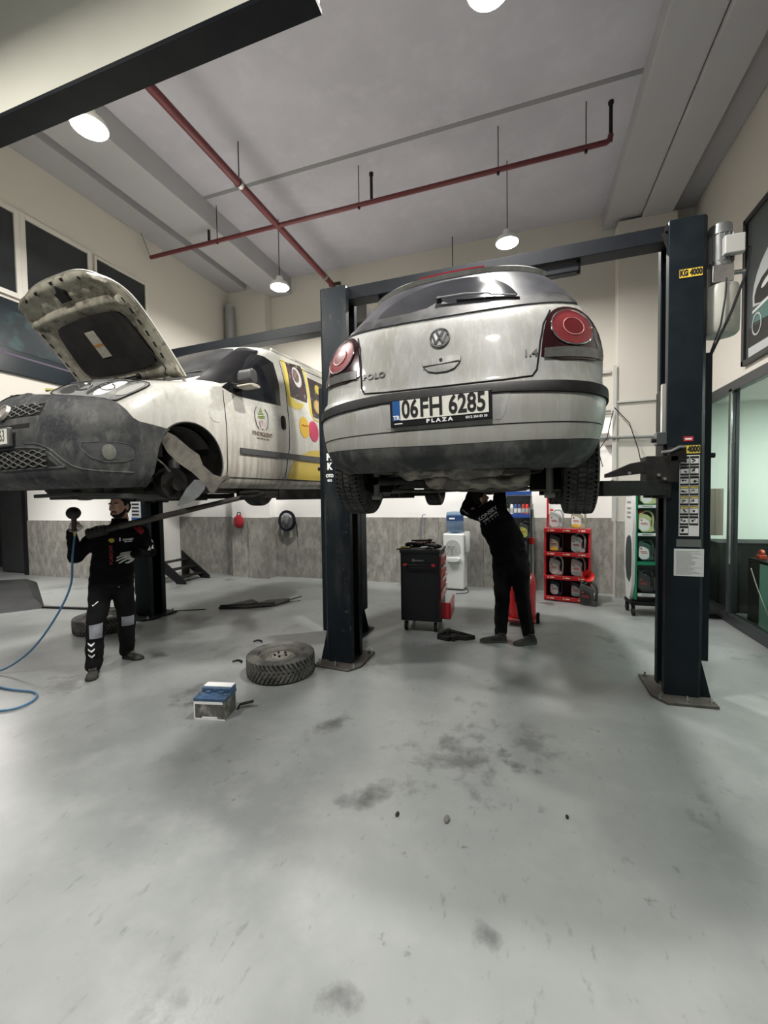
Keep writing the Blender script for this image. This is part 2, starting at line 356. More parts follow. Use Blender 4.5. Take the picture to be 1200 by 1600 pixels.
def patch(name, sh, poly, m, par, off=.004, th=.012, du=.03, dz=.03, k=1, mirror=False, bulge=0):
    """a panel cut to an outline and lying on the car body"""
    if k: poly = rnd(poly, k)
    objs = []
    for sg in ((1, -1) if mirror else (1,)):
        bm = bmesh.new(); vs = [bm.verts.new((u*sg, v, 0)) for u, v in poly]; bm.faces.new(vs)
        us = [u*sg for u, v in poly]; zs = [v for u, v in poly]
        lines = [(u, (1,0,0)) for u in [i*du for i in range(int(min(us)/du)-1, int(max(us)/du)+2)]]
        for c, nn in lines:
            bmesh.ops.bisect_plane(bm, geom=bm.verts[:]+bm.edges[:]+bm.faces[:], plane_co=(c,0,0), plane_no=nn, dist=1e-5)
        for c in [i*dz for i in range(int(min(zs)/dz)-1, int(max(zs)/dz)+2)]:
            bmesh.ops.bisect_plane(bm, geom=bm.verts[:]+bm.edges[:]+bm.faces[:], plane_co=(0,c,0), plane_no=(0,1,0), dist=1e-5)
        bmesh.ops.triangulate(bm, faces=[f for f in bm.faces if len(f.verts) > 4])
        top = [v.co.copy() for v in bm.verts]; fs = [tuple(v.index for v in f.verts) for f in bm.faces]; bm.verts.ensure_lookup_table()
        bm.verts.index_update(); fs = [tuple(v.index for v in f.verts) for f in bm.faces]
        be = [(e.verts[0].index, e.verts[1].index) for e in bm.edges if len(e.link_faces) == 1]; bm.free()
        cu, cz = (min(us)+max(us))/2, (min(zs)+max(zs))/2; hu, hz = (max(us)-min(us))/2, (max(zs)-min(zs))/2
        A = []; B = []
        for c in top:
            p = Vector(sh.P(c.x, c.y)); n = sh.N(c.x, c.y)
            b = bulge*max(0, 1-((c.x-cu)/hu)**2)*max(0, 1-((c.y-cz)/hz)**2) if bulge else 0
            A.append(p+n*(off+b)); B.append(p+n*(off-th))
        mm = M(); nA = len(A)
        mm.add(A+B, fs+[tuple(i+nA for i in reversed(f)) for f in fs]+[(a, b, b+nA, a+nA) for a, b in be])
        objs.append(mm.out(name, m, par, smooth=35))
    return objs[0] if len(objs) == 1 else objs
def seam(m, sh, pts, r=.0035, off=.001, step=.04, sg=1, k=0):
    if k: pts = rnd(pts, k, False)
    out = []
    for a, b in zip(pts, pts[1:]):
        n = max(1, int(math.hypot(a[0]-b[0], a[1]-b[1])/step))
        for i in range(n): out.append((a[0]+(b[0]-a[0])*i/n, a[1]+(b[1]-a[1])*i/n))
    out.append(pts[-1])
    m.tube([Vector(sh.P(u*sg, v))+sh.N(u*sg, v)*off for u, v in out], r, 6); return m
def surf_text(m, sh, s, q, z, size, k=0, bold=0, sx=1.0, dirx=1, off=.006, ang=0, qs=1.0, d=.001, space=1.0):
    """lettering following the body; qs converts metres to q"""
    vs, fs = text_mesh(s, size, d, bold, sx, 'CENTER', space); o = []
    for v in vs:
        u = v[0]*cos(ang)-v[1]*sin(ang); w_ = v[0]*sin(ang)+v[1]*cos(ang)
        qq, zz = q+dirx*u*qs, z+w_; o.append(Vector(sh.P(qq, zz))+sh.N(qq, zz)*(off+v[2]))
    return m.add(o, fs, k)
POLO = Shell([
 (.17,.68,.12,3.74,.36,3,.5,2.5),(.20,.725,.06,3.82,.38,3.1,.5,2.5),(.25,.765,.02,3.87,.42,3.2,.5,2.5),(.32,.795,.0,3.9,.45,3.2,.5,2.5),(.45,.82,.0,3.9,.45,3.2,.5,2.5),
 (.55,.825,.015,3.89,.45,3.2,.5,2.5),(.60,.82,.05,3.85,.42,3.2,.5,2.5),(.75,.825,.085,3.75,.42,3.2,.6,2.5),(.84,.815,.105,3.4,.42,3.2,.7,2.5),(.90,.80,.12,3.15,.42,3.2,.7,2.6),(1.0,.765,.165,2.85,.42,3.2,.6,2.8),
 (1.04,.75,.195,2.75,.42,3.1,.5,3),(1.20,.675,.325,2.48,.42,3,.4,3),(1.30,.62,.41,2.32,.4,3,.4,3),(1.36,.575,.455,2.2,.4,2.8,.4,3),(1.40,.53,.50,2.08,.42,2.6,.4,2.8),(1.43,.46,.66,1.95,.45,2.4,.4,2.6),(1.455,.34,.95,1.7,.35,2.2,.3,2.4),(1.462,.2,1.15,1.5,.15,2,.15,2)])
VAN = Shell([
 (.13,.80,.14,4.25,.45,2.8,.3,3),(.17,.845,.07,4.33,.5,2.9,.3,3.5),(.24,.875,.02,4.38,.52,2.9,.3,4),(.34,.895,.0,4.39,.54,2.9,.3,4),(.50,.90,.005,4.39,.55,2.9,.3,4),
 (.62,.905,.02,4.39,.56,2.8,.3,4),(.72,.905,.06,4.39,.58,2.7,.3,4),(.80,.90,.11,4.39,.60,2.6,.3,4),(.88,.895,.19,4.38,.62,2.5,.3,4),(.96,.885,.32,4.38,.64,2.4,.3,4),(1.02,.875,.52,4.37,.62,2.4,.3,4),(1.07,.868,.80,4.37,.5,2.6,.3,4),
 (1.12,.86,1.05,4.36,.42,2.6,.3,4),(1.30,.835,1.29,4.34,.42,2.6,.3,4),(1.50,.80,1.55,4.31,.42,2.6,.3,4),(1.63,.765,1.74,4.28,.4,2.6,.3,4),(1.70,.73,1.87,4.25,.4,2.6,.3,4),(1.74,.69,1.97,4.2,.4,2.6,.35,3.5),(1.775,.60,2.12,4.1,.4,2.4,.4,3),(1.79,.4,2.4,3.9,.3,2.2,.4,2.4)])
POLO_POSE = (-.423, 2.224, 1.624, rad(-.94)); VAN_POSE = (-3.737, 2.128, 1.617, rad(-6.11))
# ================================================================== the hall
def sbox(name, a, b, m, bev=0): return struct(M().box(a, b).out(name, m, smooth=0, bev=bev))
XL, XR, YB, ZC = -5.8, 2.42, 7.65, 6.05
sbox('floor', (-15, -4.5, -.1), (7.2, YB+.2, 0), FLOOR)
o = M()
o.box((-15, -4.5, ZC), (XR+.2, YB+.2, ZC+.15)); struct(o.out('ceiling', CEIL, smooth=0))
for n, a, b in (('trim_1', (XL, -4, 5.85), (-5.35, YB, ZC)), ('trim_2', (-5.05, -4, 5.72), (-4.45, YB, ZC)), ('trim_3', (1.18, -4, 5.80), (1.66, YB, ZC)), ('trim_4', (1.67, -4, 5.74), (2.06, YB, ZC)),
                ('trim_5', (2.06, -4, 5.9), (XR, YB, ZC))):
    sbox(n, a, b, BEAMC, .01)
SEAMD = mat('ceiling_joint_filler', (.2, .2, .21), .9)
g = M().box((-4.45, 5.20, ZC-.004), (1.18, 5.26, ZC)); struct(g.out('trim_6', SEAMD, smooth=0))
# back wall: cream above, middle band and pilaster lightened (brightness put into the colour), polished tile below
def seg(n, a, b, m): return sbox(n, a, b, m)
seg('wall_back', (-7.6, YB, 2.9), (XR+.2, YB+.2, ZC), WALL); seg('wall_back_2', (-7.6, YB, 1.24), (XR+.2, YB+.2, 2.9), WHITE)
BT = M()
tx = [-7.5, -6.75, -5.95, -4.7, -3.9, -3.1, -2.3, -1.5, -.7, .1, .9, 1.62, XR]
for i in range(len(tx)-1): BT.box((tx[i]+.002, YB-.025, 0), (tx[i+1]-.002, YB+.2, 1.24))
struct(BT.out('baseboard_back', TILE, smooth=0))
sbox('trim_7', (-5.85, 7.42, 1.24), (-4.93, YB, 2.9), WHITE); sbox('trim_12', (-5.85, 7.42, 2.9), (-4.93, YB, 5.95), WALL); struct(M().box((-5.85, 7.40, 0), (-5.40, YB, 1.24)).box((-5.395, 7.34, 0), (-4.93, YB, 1.24)).out('trim_8', TILE, smooth=0))
sbox('trim_9', (1.35, 7.38, 0), (2.12, YB, 5.75), WALL); 
sbox('trim_10', (1.34, 7.36, 0), (2.13, 7.38, 1.2), TILE)
# projecting block on the left
struct(M().prism([(-10.55, 6.41), (-6.95, 6.41), (-7.5, YB+.1), (-10.55, YB+.1)], 'z', 0, 3.1).out('wall_left_block', WHITE, smooth=0))
bl = M()
for a, b in ((-10.55, -9.0), (-8.995, -7.8), (-7.795, -6.95)): bl.box((a, 6.385, 0), (b, 6.41, 1.22))
struct(bl.out('baseboard_left', TILE, smooth=0))
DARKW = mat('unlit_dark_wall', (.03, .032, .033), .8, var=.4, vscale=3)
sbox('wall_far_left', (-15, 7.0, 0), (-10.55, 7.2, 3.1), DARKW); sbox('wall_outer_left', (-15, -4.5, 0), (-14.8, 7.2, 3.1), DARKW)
ob = thing('door_1', (0, 0, 0)); struct(ob)
M().box((-10.62, 6.36, 0), (-10.5, 6.5, 3.0)).box((-12.3, 6.36, 0), (-12.15, 6.5, 3.0)).box((-12.3, 6.36, 2.85), (-10.5, 6.5, 3.0)).out('door_frame', BLACK, ob, .005)
M().box((-11.6, 6.5, 0.02), (-10.62, 6.55, 2.85)).out('door_leaf', DARKW, ob, .005)
# mezzanine wall on the left with three office windows
sbox('wall_left', (XL-.2, -4, 2.72), (XL, YB, ZC), WALL)
sbox('ceiling_mezzanine', (-15, -4, 2.95), (XL-.2, 7.2, 3.12), WHITE)
FRAME = mat('pale_window_frame', (.52, .50, .46), .5)
DARKG = mat('dark_office_window_glass', (.018, .020, .022), .08, var=.3, vscale=2, vcol=(.035, .04, .04))
for i, (y0, y1) in enumerate(((2.55, 3.52), (3.64, 4.42), (4.55, 5.36))):
    e = thing('window_%d' % (i+1), (XL, 0, 0)); struct(e)
    z0, z1 = 4.14, 5.08; t = .06 if i != 2 else .035
    m = M()
    m.box((0, y0-t, z0-t), (.035, y0, z1+t)).box((0, y1, z0-t), (.035, y1+t, z1+t)).box((0, y0, z1), (.035, y1, z1+t)).box((0, y0, z0-t), (.035, y1, z0))
    m.out('window_frame', FRAME, e, .004)
    M().box((.002, y0, z0), (.012, y1, z1)).out('pane', DARKG, e, smooth=0)
# right wall: glazed office below, wall above
sbox('wall_right', (XR, -4, 2.98), (XR+.2, YB+.2, ZC), WALL)
ALU = mat('dark_grey_aluminium', (.07, .075, .08), .4, .6)
GLS = mat('green_tinted_glass', (.90, .985, .93), .02, trans=1, ior=1.1)
e = thing('window_4', (XR, 0, 0)); struct(e)
m = M()
m.box((-.03, -4, 2.86), (.06, 7.63, 2.98)).box((-.03, -4, 0), (.06, 7.63, .13))
for y in (7.55, 6.32, 3.9, 1.6, -.8): m.box((-.03, y-.045, .1), (.06, y+.045, 2.9))
m.out('window_frame', ALU, e, .006)
M().box((-.045, 6.245, .75), (-.03, 6.262, 2.84)).out('bright_edge_strip', mat('polished_edge', (.8, .85, .83), .15, .9), e)
for a, b in ((6.365, 7.505), (3.945, 6.275), (1.645, 3.855), (-.755, 1.555)):
    M().box((.01, a, .12), (.02, b, 2.87)).out('pane', GLS, e, smooth=0)
MINT = mat('pale_mint_office_wall', (.80, .86, .79), .7, var=.3, vscale=.7, vcol=(.66, .76, .69))
sbox('wall_office_far', (6.6, -4, 0), (6.8, 7.85, 3), MINT); sbox('wall_office_back', (XR+.2, YB, 0), (6.8, YB+.2, 3), MINT)
sbox('ceiling_office', (XR+.2, -4, 2.96), (6.8, 7.85, 3.1), WHITE); sbox('wall_office_front', (XR+.2, -4.1, 0), (6.8, -4, 3), MINT)
# entrance bulkhead above the camera, left
BULK = mat('cream_bulkhead_panel', (.9, .89, .76), .6, var=.2, vscale=1)
struct(M().box((-9, 2.036, 4.31), (-1.06, 2.19, ZC)).out('wall_bulkhead', BULK, smooth=0))
struct(M().box((-9, 2.03, 4.285), (-1.05, 2.20, 4.315)).out('trim_11', BEAM, smooth=0, bev=.003))
struct(M().box((-9, -4.6, 4.6), (XR, -4.5, ZC)).out('wall_front', WALL, smooth=0))

# ---------------------------------------------------------------- ceiling fittings
def lamp(x, y, lab):
    t = thing('pendant_lamp', (x, y, 5.0), 0, lab, 'lamp', 'pendant high-bay lamps')
    M().lathe([(.02, .16), (.05, .15), (.06, .08), (.13, .05), (.15, .01), (.15, -.01), (.142, -.012)], n=32).out('lamp_housing', mat('white_lamp_metal', (.7, .7, .7), .4), t)
    M().cyl((0,0,-.014), (0,0,-.019), .138, n=32).out('diffuser', LED, t)
    M().tube([(0,0,.15), (0,0,ZC-5.0)], .006, 6).out('suspension_cable', BLACK, t)
    l = light_area('lamp_light', (x, y, 4.97), .26, LAMP_W, (1, .965, .92)); l.data.spread = rad(170); return t
lamp(-.22, 6.0, 'bright round pendant lamp hanging above the silver hatchback near the back wall')
lamp(-3.7, 6.0, 'bright round pendant lamp by the back wall left of the middle lift post')
lamp(-3.7, 2.9, 'bright round pendant lamp just below the dark bulkhead beam, upper left')
lamp(-.22, 3.0, 'bright pendant lamp above the top edge of the photo, its flare over the ceiling')
lamp(-3.7, 0.0, 'pendant lamp behind the camera on the left'); lamp(-.22, 0.0, 'pendant lamp behind the camera on the right')

t = thing('sprinkler_pipe', (0, 0, 0), 0, 'dark red pipe running front to back under the ceiling', 'pipe')
M().tube([(-3.36, 2.2, 5.55), (-3.36, 7.3, 5.55)], .048, 14).out('pipe_run', REDPIPE, t)
c = M()
for y in (4.55, 6.9): c.cyl((-3.36, y, 5.55), (-3.36, y+.05, 5.55), .062, n=14)
c.out('coupling', STEEL, t); M().tube([(-3.36, 4.57, 5.6), (-3.36, 4.57, ZC)], .007, 6).out('hanger_rod', BLK2, t)
M().cyl((-3.42, 7.25, 5.55), (-3.2, 7.25, 5.55), .03, n=10).out('end_fitting', BLK2, t)
t = thing('sprinkler_pipe', (0, 0, 0), 0, 'thinner red pipe running left to right under the ceiling with sprinkler risers', 'pipe')
M().tube([(-5.7, 5.42, 5.53), (-4.5, 5.42, 5.53), (.87, 5.42, 5.55), (.9, 5.42, 5.57), (.91, 5.42, 5.62)], .03, 12).out('pipe_run', REDPIPE, t)
for x, top in ((-4.55, 5.9), (-1.92, 5.88), (.91, 5.95)):
    M().cyl((x, 5.42, 5.55), (x, 5.42, top), .02, n=8).cyl((x, 5.42, top), (x, 5.42, top+.03), .03, n=8).out('sprinkler_riser', BLK2, t)
for x in (-4.4, -2.1, -.3, .66): M().cyl((x, 5.42, 5.55), (x, 5.42, ZC), .006, n=6).cyl((x, 5.42, 5.49), (x, 5.42, 5.53), .018, n=6).out('hanger_rod', BLK2, t)
o = M().tube([(-5.7, 5.42, 5.53), (-5.75, 5.3, 5.85)], .004, 5).out('hanging_wire', BLK2, smooth=40); tag(o, 'thin wire from the left end of the red pipe to the beam', 'wire')
o = M().tube([(-1.17, 7.4, 6.05), (-1.17, 7.4, 5.2), (-1.16, 7.4, 4.9)], .008, 6).out('hanging_rod', BLK2); tag(o, 'thin dark rod hanging from the ceiling in front of the back wall', 'rod')
# spiral duct in the back left corner, smoke detector
d = M(); prof = []
for i in range(70): prof.append((.085+(.012 if i % 2 else 0), i*.035))
d.lathe(prof, (-5.66, 7.28, 3.1), n=20); tag(d.out('ventilation_duct', mat('galvanised_duct', (.42, .43, .44), .35, .8), smooth=80), 'ribbed metal ventilation duct standing in the back left corner', 'duct')
t = thing('ceiling_camera', (-4.4, 7.2, 5.72), 0, 'small white dome camera under the ceiling beam beside the lamp', 'security camera')
M().lathe([(.07, 0), (.07, -.04), (.05, -.05)], n=20).out('camera_base', WHT, t); M().sph((0,0,-.05), .05).out('dome', BLACK, t)
# conduits on the back wall
t = thing('cable_trunking', (0, 0, 0), 0, 'white cable trunking and pipes on the back wall beside the right lift post', 'trunking')
M().box((1.28, 7.34, 1.2), (1.33, 7.38, 3.6)).box((1.33, 7.35, 3.02), (2.1, 7.38, 3.05)).box((1.0, 7.6, 3.55), (1.3, 7.645, 3.6)).out('conduit', mat('grey_conduit', (.42, .42, .40), .5), t, .004)
M().cyl((1.0, 7.33, 2.5), (2.1, 7.33, 2.47), .022, n=10).cyl((1.05, 7.6, 2.95), (1.3, 7.6, 2.95), .02, n=10).out('air_line', mat('grey_air_line', (.33, .34, .34), .35, .6), t)
M().tube([(1.3, 7.32, 2.95), (1.5, 7.3, 2.7), (1.62, 7.3, 2.3), (1.66, 7.3, 2.1)], .007, 6).tube([(1.28, 7.3, 2.9), (1.2, 7.3, 2.5), (1.08, 7.3, 2.3), (1.14, 7.3, 2.05)], .007, 6).out('loose_cable', BLACK, t)
M().box((1.04, 7.58, 2.5), (1.28, 7.64, 2.6)).box((1.22, 7.55, 2.4), (1.34, 7.64, 2.47)).out('junction_box', mat('grey_box', (.3, .28, .27), .5), t, .004)

t = thing('ceiling_panel_light', (-8.9, 4.6, 2.93), 0, 'flat ceiling light under the mezzanine on the left, at the far left', 'lamp')
M().box((-.6,-.3,-.03), (.6,.3,.015)).out('light_housing', WHT, t, .004); M().box((-.56,-.26,-.034), (.56,.26,-.03)).out('diffuser', LED, t, smooth=0)
light_area('mezzanine_light', (-8.9, 4.6, 2.88), 1.1, 48, (1, .98, .95), sizey=.5).data.spread = rad(120)
# ================================================================== wall signs
t = thing('car_poster', (XR, 0, 0), 0, 'black framed poster of a silver car on the right wall above the office glazing', 'poster')
y0, y1, z0, z1 = 3.5, 6.02, 3.08, 4.72
m = M(); fw = .055
m.box((-.05, y0, z0), (0, y1, z0+fw)).box((-.05, y0, z1-fw), (0, y1, z1)).box((-.05, y0, z0), (0, y0+fw, z1)).box((-.05, y1-fw, z0), (0, y1, z1))
m.out('poster_frame', mat('black_frame', (.02, .02, .02), .35), t, .004)
M().box((-.02, y0+fw, z0+fw), (-.01, y1-fw, z1-fw)).out('poster_sheet', mat('poster_dark_print', (.035, .04, .042), .3, var=.5, vscale=1.5, vcol=(.07, .085, .085)), t, smooth=0)
SILV = mat('poster_silver_print', (.36, .38, .38), .35); TEAL = mat('poster_teal_print', (.06, .13, .12), .35)
def flat(name, poly, m, x0, x1, k=1): M().prism(rnd(poly, k), 'x', x0, x1).out(name, m, t, smooth=0)
flat('printed_car_body', [(5.82, 3.62), (5.84, 3.85), (5.72, 4.06), (5.5, 4.2), (5.1, 4.42), (4.4, 4.6), (3.6, 4.6), (3.6, 3.5)], SILV, -.023, -.02)
flat('printed_grille', [(5.78, 3.66), (5.79, 3.82), (5.6, 3.95), (5.1, 4.0), (4.4, 4.02), (4.4, 3.7), (5.3, 3.68)], PRINTK, -.026, -.023)
flat('printed_lower_panel', [(5.80, 3.45), (5.82, 3.62), (5.3, 3.66), (3.6, 3.68), (3.6, 3.4)], TEAL, -.026, -.023)
flat('printed_shadow', [(5.9, 3.25), (5.9, 3.46), (3.6, 3.42), (3.6, 3.2)], PRINTK, -.026, -.022, 0)
flat('printed_road', [(5.9, 3.14), (5.9, 3.25), (3.6, 3.2), (3.6, 3.14)], SILV, -.027, -.022, 0)
M().rings([[(-.028+h, 5.72+r*cos(2*pi*i/30), 3.46+r*1.2*sin(2*pi*i/30)) for i in range(30)] for r, h in ((.10,0),(.10,-.003),(.085,-.003),(.085,0))], False).out('printed_wheel', SILV, t, smooth=0)
flat('printed_headlight', [(5.66,3.80),(5.60,3.86),(5.45,3.90),(5.42,3.86),(5.55,3.80)], mat('print_lamp', (.5,.52,.52), .3), -.029, -.026)
flat('printed_bumper_line', [(5.82,3.60),(5.3,3.65),(3.6,3.66),(3.6,3.69),(5.3,3.68),(5.82,3.63)], mat('print_lamp', (.5,.52,.52), .3), -.029, -.026, 0)
q = M(); add_text(q, 'S', (-.030, 5.45, 3.88), (0,-1,0), (0,0,1), .16, bold=.006); q.out('printed_letter', SILV, t, smooth=0)
t = thing('car_banner', (XL+.003, 0, 0), 0, 'long dark banner with a blurred teal car on the left wall under the office windows', 'banner')
M().box((0, 1.5, 3.17), (.03, 5.0, 4.03)).out('banner_sheet', mat('banner_dark_print', (.008, .010, .013), .22, var=.5, vscale=1.2, vcol=(.012, .022, .028)), t, .003)
flat('printed_streak', [(1.5, 3.42), (1.5, 3.45), (4.9, 3.36), (4.9, 3.34)], mat('banner_violet_streak', (.05, .035, .065), .4), .03, .033, 0)
flat('printed_car_body', [(2.6, 3.5), (2.8, 3.78), (3.2, 3.93), (3.8, 3.88), (4.3, 3.66), (4.6, 3.55), (4.5, 3.42), (3.2, 3.46)], mat('banner_teal_print', (.008, .014, .017), .25, var=.9, vscale=5, vcol=(.018, .045, .047), contrast=(.5,.66)), .03, .034)

# ================================================================== two-post lifts
def column(m, x0, x1, y0, y1, H, op):
    """C profile steel column open to the side op (+1 right, -1 left)"""
    w_ = x1-x0; pts = [(0, .03), (0, y1-y0-.03), (.03, y1-y0), (w_, y1-y0), (w_, y1-y0-.07), (w_-.014, y1-y0-.07), (w_-.014, y1-y0-.014), (.014, y1-y0-.014), (.014, .014), (w_-.014, .014), (w_-.014, .07), (w_, .07), (w_, 0), (.03, 0)]
    P = [((x0+u) if op > 0 else (x1-u), y0+v) for u, v in pts]
    m.prism(P, 'z', .02, H); return m
def lift(label, LX0, LX1, RX0, RX1, LY, RY, LH, RH, lab2, full):
    t = thing('two_post_lift', ((LX1+RX0)/2, (LY+RY)/2, 0), 0, label, 'car lift', 'two-post car lifts'); ox, oy = t.location.x, t.location.y
    T = Matrix.Translation((-ox, -oy, 0))
    def out(m, name, mt, bev=0, par=None, smooth=40):
        m.v = [(v[0]-ox, v[1]-oy, v[2]) for v in m.v]; return m.out(name, mt, par or t, bev, smooth)
    D = .28
    for side, (x0, x1, y, H, op) in enumerate(((LX0, LX1, LY, LH, 1), (RX0, RX1, RY, RH, -1))):
        c = out(column(M(), x0, x1, y, y+D, H, op), 'column', NAVYW if (side == 0 and full) else NAVY, .003)
        xo = x0 if op > 0 else x1; xi = x1 if op > 0 else x0
        b = M().prism([(xo-op*.07, y-.12), (xi+op*.02, y-.15), (xi+op*.10, y-.02), (xi+op*.10, y+D+.1), (xo-op*.07, y+D+.12)], 'z', 0, .022)
        out(b, 'base_plate', NAVY if not full else mat('worn_base_plate', (.13, .12, .105), .5, .6, var=.5, vscale=12, vcol=(.05, .05, .05)), .003)
        for dx, dy in ((xo-op*.035, y-.07), (xi+op*.05, y-.09), (xi+op*.06, y+D+.05), (xo-op*.035, y+D+.07), ((xo+xi)/2, y-.09)):
            out(M().cyl((dx, dy, .02), (dx, dy, .045), .016, n=6).cyl((dx, dy, .04), (dx, dy, .065), .008, n=8), 'anchor_bolt', STEEL)
        for gy in (y+.03, y+D-.045): out(M().prism([(xo, .3), (xo-op*.065, .022), (xo, .022)], 'y', gy, gy+.015), 'gusset', NAVY)
        out(M().box((min(xo, xo-op*.055), y+.06, .3), (max(xo, xo-op*.055), y+D-.05, 2.72 if full else 2.4)), 'cable_cover', NAVY, .004)
        out(M().cyl((xo-op*.055, y+.10, 1.93), (xo-op*.09, y+.10, 1.93), .02, n=12), 'release_knob', BLACK)
        # inner rail and lift cylinder seen in the open side
        out(M().cyl(((xo+xi)/2, y+D/2, .05), ((xo+xi)/2, y+D/2, 2.9), .035, n=12), 'hydraulic_cylinder', mat('black_cylinder', (.015, .015, .017), .3, .5))
        # carriage
        zc = 1.62
        cx0, cx1 = sorted((xi-op*.10, xi+op*.09))
        out(M().box((cx0, y+.02, zc), (cx1, y+D-.02, zc+.18)).box((min(xi-op*.02, xi+op*.015), y+.03, zc+.1), (max(xi-op*.02, xi+op*.015), y+D-.03, zc+.85)), 'carriage', BLK2, .006)
        if full:
            out(M().box((min(xi, xi+op*.03), y+.02, zc+.47), (max(xi, xi+op*.03), y+.06, zc+.88)), 'slider_plate', mat('shiny_greased_plate', (.7, .72, .7), .2, .9))
            out(M().box((min(xi, xi+op*.07), y-.005, zc+.4), (max(xi, xi+op*.07), y+.08, zc+.5)), 'safety_lock', mat('grey_lock', (.12, .13, .13), .35, .7), .006)
            out(M().cyl((xi+op*.06, y+.03, zc+.44), (xi+op*.1, y+.03, zc+.44), .018, n=10), 'release_pin', BLACK)
        # arms
        for ay, (tx_, ty_) in zip((y+.02, y+D-.02), arm_t[label][side]):
            pz = zc+.06; a0 = Vector((xi+op*.03, ay, pz)); a1 = Vector((tx_, ty_, pz)); mid = a0.lerp(a1, .62)
            am = out(M().beam(a0, mid, .13, .115).cyl(a0-Vector((0,0,.08)), a0+Vector((0,0,.08)), .07, n=16), 'arm', BLK2, .005)
            ob2 = out(M().beam(mid-(a1-a0).normalized()*.1, a1, .09, .075), 'arm_extension', BLK2, .004, par=None)
            out(M().cyl(a1-Vector((0,0,.05)), a1+Vector((0,0,.05)), .035, n=14).cyl(a1+Vector((0,0,.05)), a1+Vector((0,0,arm_h[label])), .065, n=18), 'lifting_pad', BLACK, .003)
            out(M().cyl(a0+Vector((0,0,.08)), a0+Vector((0,0,.12)), .03, n=8), 'arm_pin', STEEL)
    # overhead crossbeam
    p0 = (LX1-.1, LY+D/2, LH-.055); p1 = (RX0+.08, RY+D/2, RH-.06)
    out(M().beam(p0, p1, .16, .12), 'crossbeam', BEAM, .004)
    q0 = Vector(p0).lerp(Vector(p1), .14); q1 = Vector(p0).lerp(Vector(p1), .75 if full else .52); dz = Vector((0,0,-.115))
    out(M().beam(q0+dz, q1+dz, .09, .075 if full else .05), 'shut_off_bar', BEAM, .01)
    for q in (q0, q1): out(M().beam(q+Vector((0,0,-.05)), q+Vector((0,0,-.16)), .03, .03, up=(0,1,0)), 'bar_bracket', BLK2)
    out(M().tube([Vector(p0)+Vector((0,0,.09)), Vector(p0).lerp(Vector(p1), .5)+Vector((0,0,.075)), Vector(p1)+Vector((0,0,.09))], .008, 6), 'sync_cable', STEEL)
    for q, s_ in ((Vector(p0), 1), (Vector(p1), -1)): out(M().cyl(q+Vector((s_*.04,-.1,.02)), q+Vector((s_*.04,-.06,.02)), .06, n=16).beam(q+Vector((0,-.09,-.25)), q+Vector((s_*.1,-.09,0)), .02, .05), 'pulley_bracket', BLK2)
    return t, out
A_L = 'dark blue two-post lift holding up the silver hatchback'; B_L = 'dark blue two-post lift on the left holding up the white van'
arm_t = {A_L: (((-1.02, 3.35), (-1.0, 4.95)), ((.20, 3.35), (.18, 4.95))), B_L: (((-4.35, 3.55), (-4.25, 5.4)), ((-2.85, 3.75), (-2.7, 5.5)))}
arm_h = {A_L: .135, B_L: .13}
tA, oA = lift(A_L, -1.88, -1.60, 1.06, 1.32, 3.74, 3.88, 3.64, 3.74, '', True)
tB, oB = lift(B_L, -5.20, -4.92, -2.12, -1.86, 4.46, 4.5, 3.62, 3.72, '', False)
# power unit and tank on the right column
m = M(); m.lathe([(.0, .33), (.045, .33), (.075, .31), (.082, .25), (.082, .235), (.075, .23), (.075, .05), (.07, .0)], (1.43, 4.0, 3.37), n=24)
for i in range(16):
    a = 2*pi*i/16; m.cbox((1.43+.08*cos(a), 4+.08*sin(a), 3.5), (.02, .005, .2), Matrix.Rotation(a, 3, 'Z'))
oA(m, 'motor', mat('grey_motor_casting', (.22, .23, .23), .4, .6, var=.4, vscale=12))
oA(M().box((1.42, 3.88, 3.42), (1.55, 3.94, 3.56)), 'motor_switch_box', mat('grey_switch_box', (.42, .42, .40), .45), .01)
oA(M().box((1.36, 3.93, 3.24), (1.5, 4.08, 3.37)).cyl((1.5, 3.97, 3.31), (1.58, 3.97, 3.31), .018, n=10), 'pump_block', STEEL, .006)
TANK = mat('translucent_oil_tank', (.52, .53, .47), .35, trans=.35, ior=1.3)
oA(M().lathe([(.0, 0), (.10, .0), (.115, .02), (.118, .10), (.118, .33), (.105, .37), (.06, .39), (0, .39)], (1.45, 4.02, 2.86), n=28), 'oil_tank', TANK)
oA(M().lathe([(.0, 0.012), (.10, .012), (.112, .024), (.114, .17), (.0, .17)], (1.45, 4.02, 2.86), n=28), 'oil', mat('hydraulic_oil', (.20, .20, .15), .3))
oA(M().tube([(1.56, 3.92, 3.47), (1.585, 3.9, 3.45), (1.57, 3.9, 3.3), (1.47, 3.88, 3.0), (1.37, 3.95, 2.71)], .009, 6).tube([(1.44, 3.9, 3.25), (1.43, 3.89, 3.1), (1.40, 3.88, 2.9), (1.36, 3.95, 2.71)], .006, 6), 'hydraulic_hose', BLACK)
oA(M().box((.90,3.80,1.72),(1.12,3.99,1.93)).box((1.06,3.80,1.88),(1.17,3.87,1.99)), 'arm_head', BLK2, .008)
oA(M().prism([(.92,1.80),(.92,1.90),(.80,1.88),(.62,1.80),(.62,1.77)], 'y', 3.84, 3.90), 'arm_lock_plate', BLK2, .004)
oA(M().tube([(1.0,3.79,1.955),(1.06,3.79,1.96),(1.12,3.79,1.99),(1.15,3.79,1.99)], .012, 8), 'release_lever', STEEL)
for bx, bz in ((.78,1.80),(.98,1.78),(1.02,1.75),(.66,1.74)): oA(M().cyl((bx,3.775,bz),(bx,3.80,bz),.012,n=8), 'arm_bolt', STEEL)
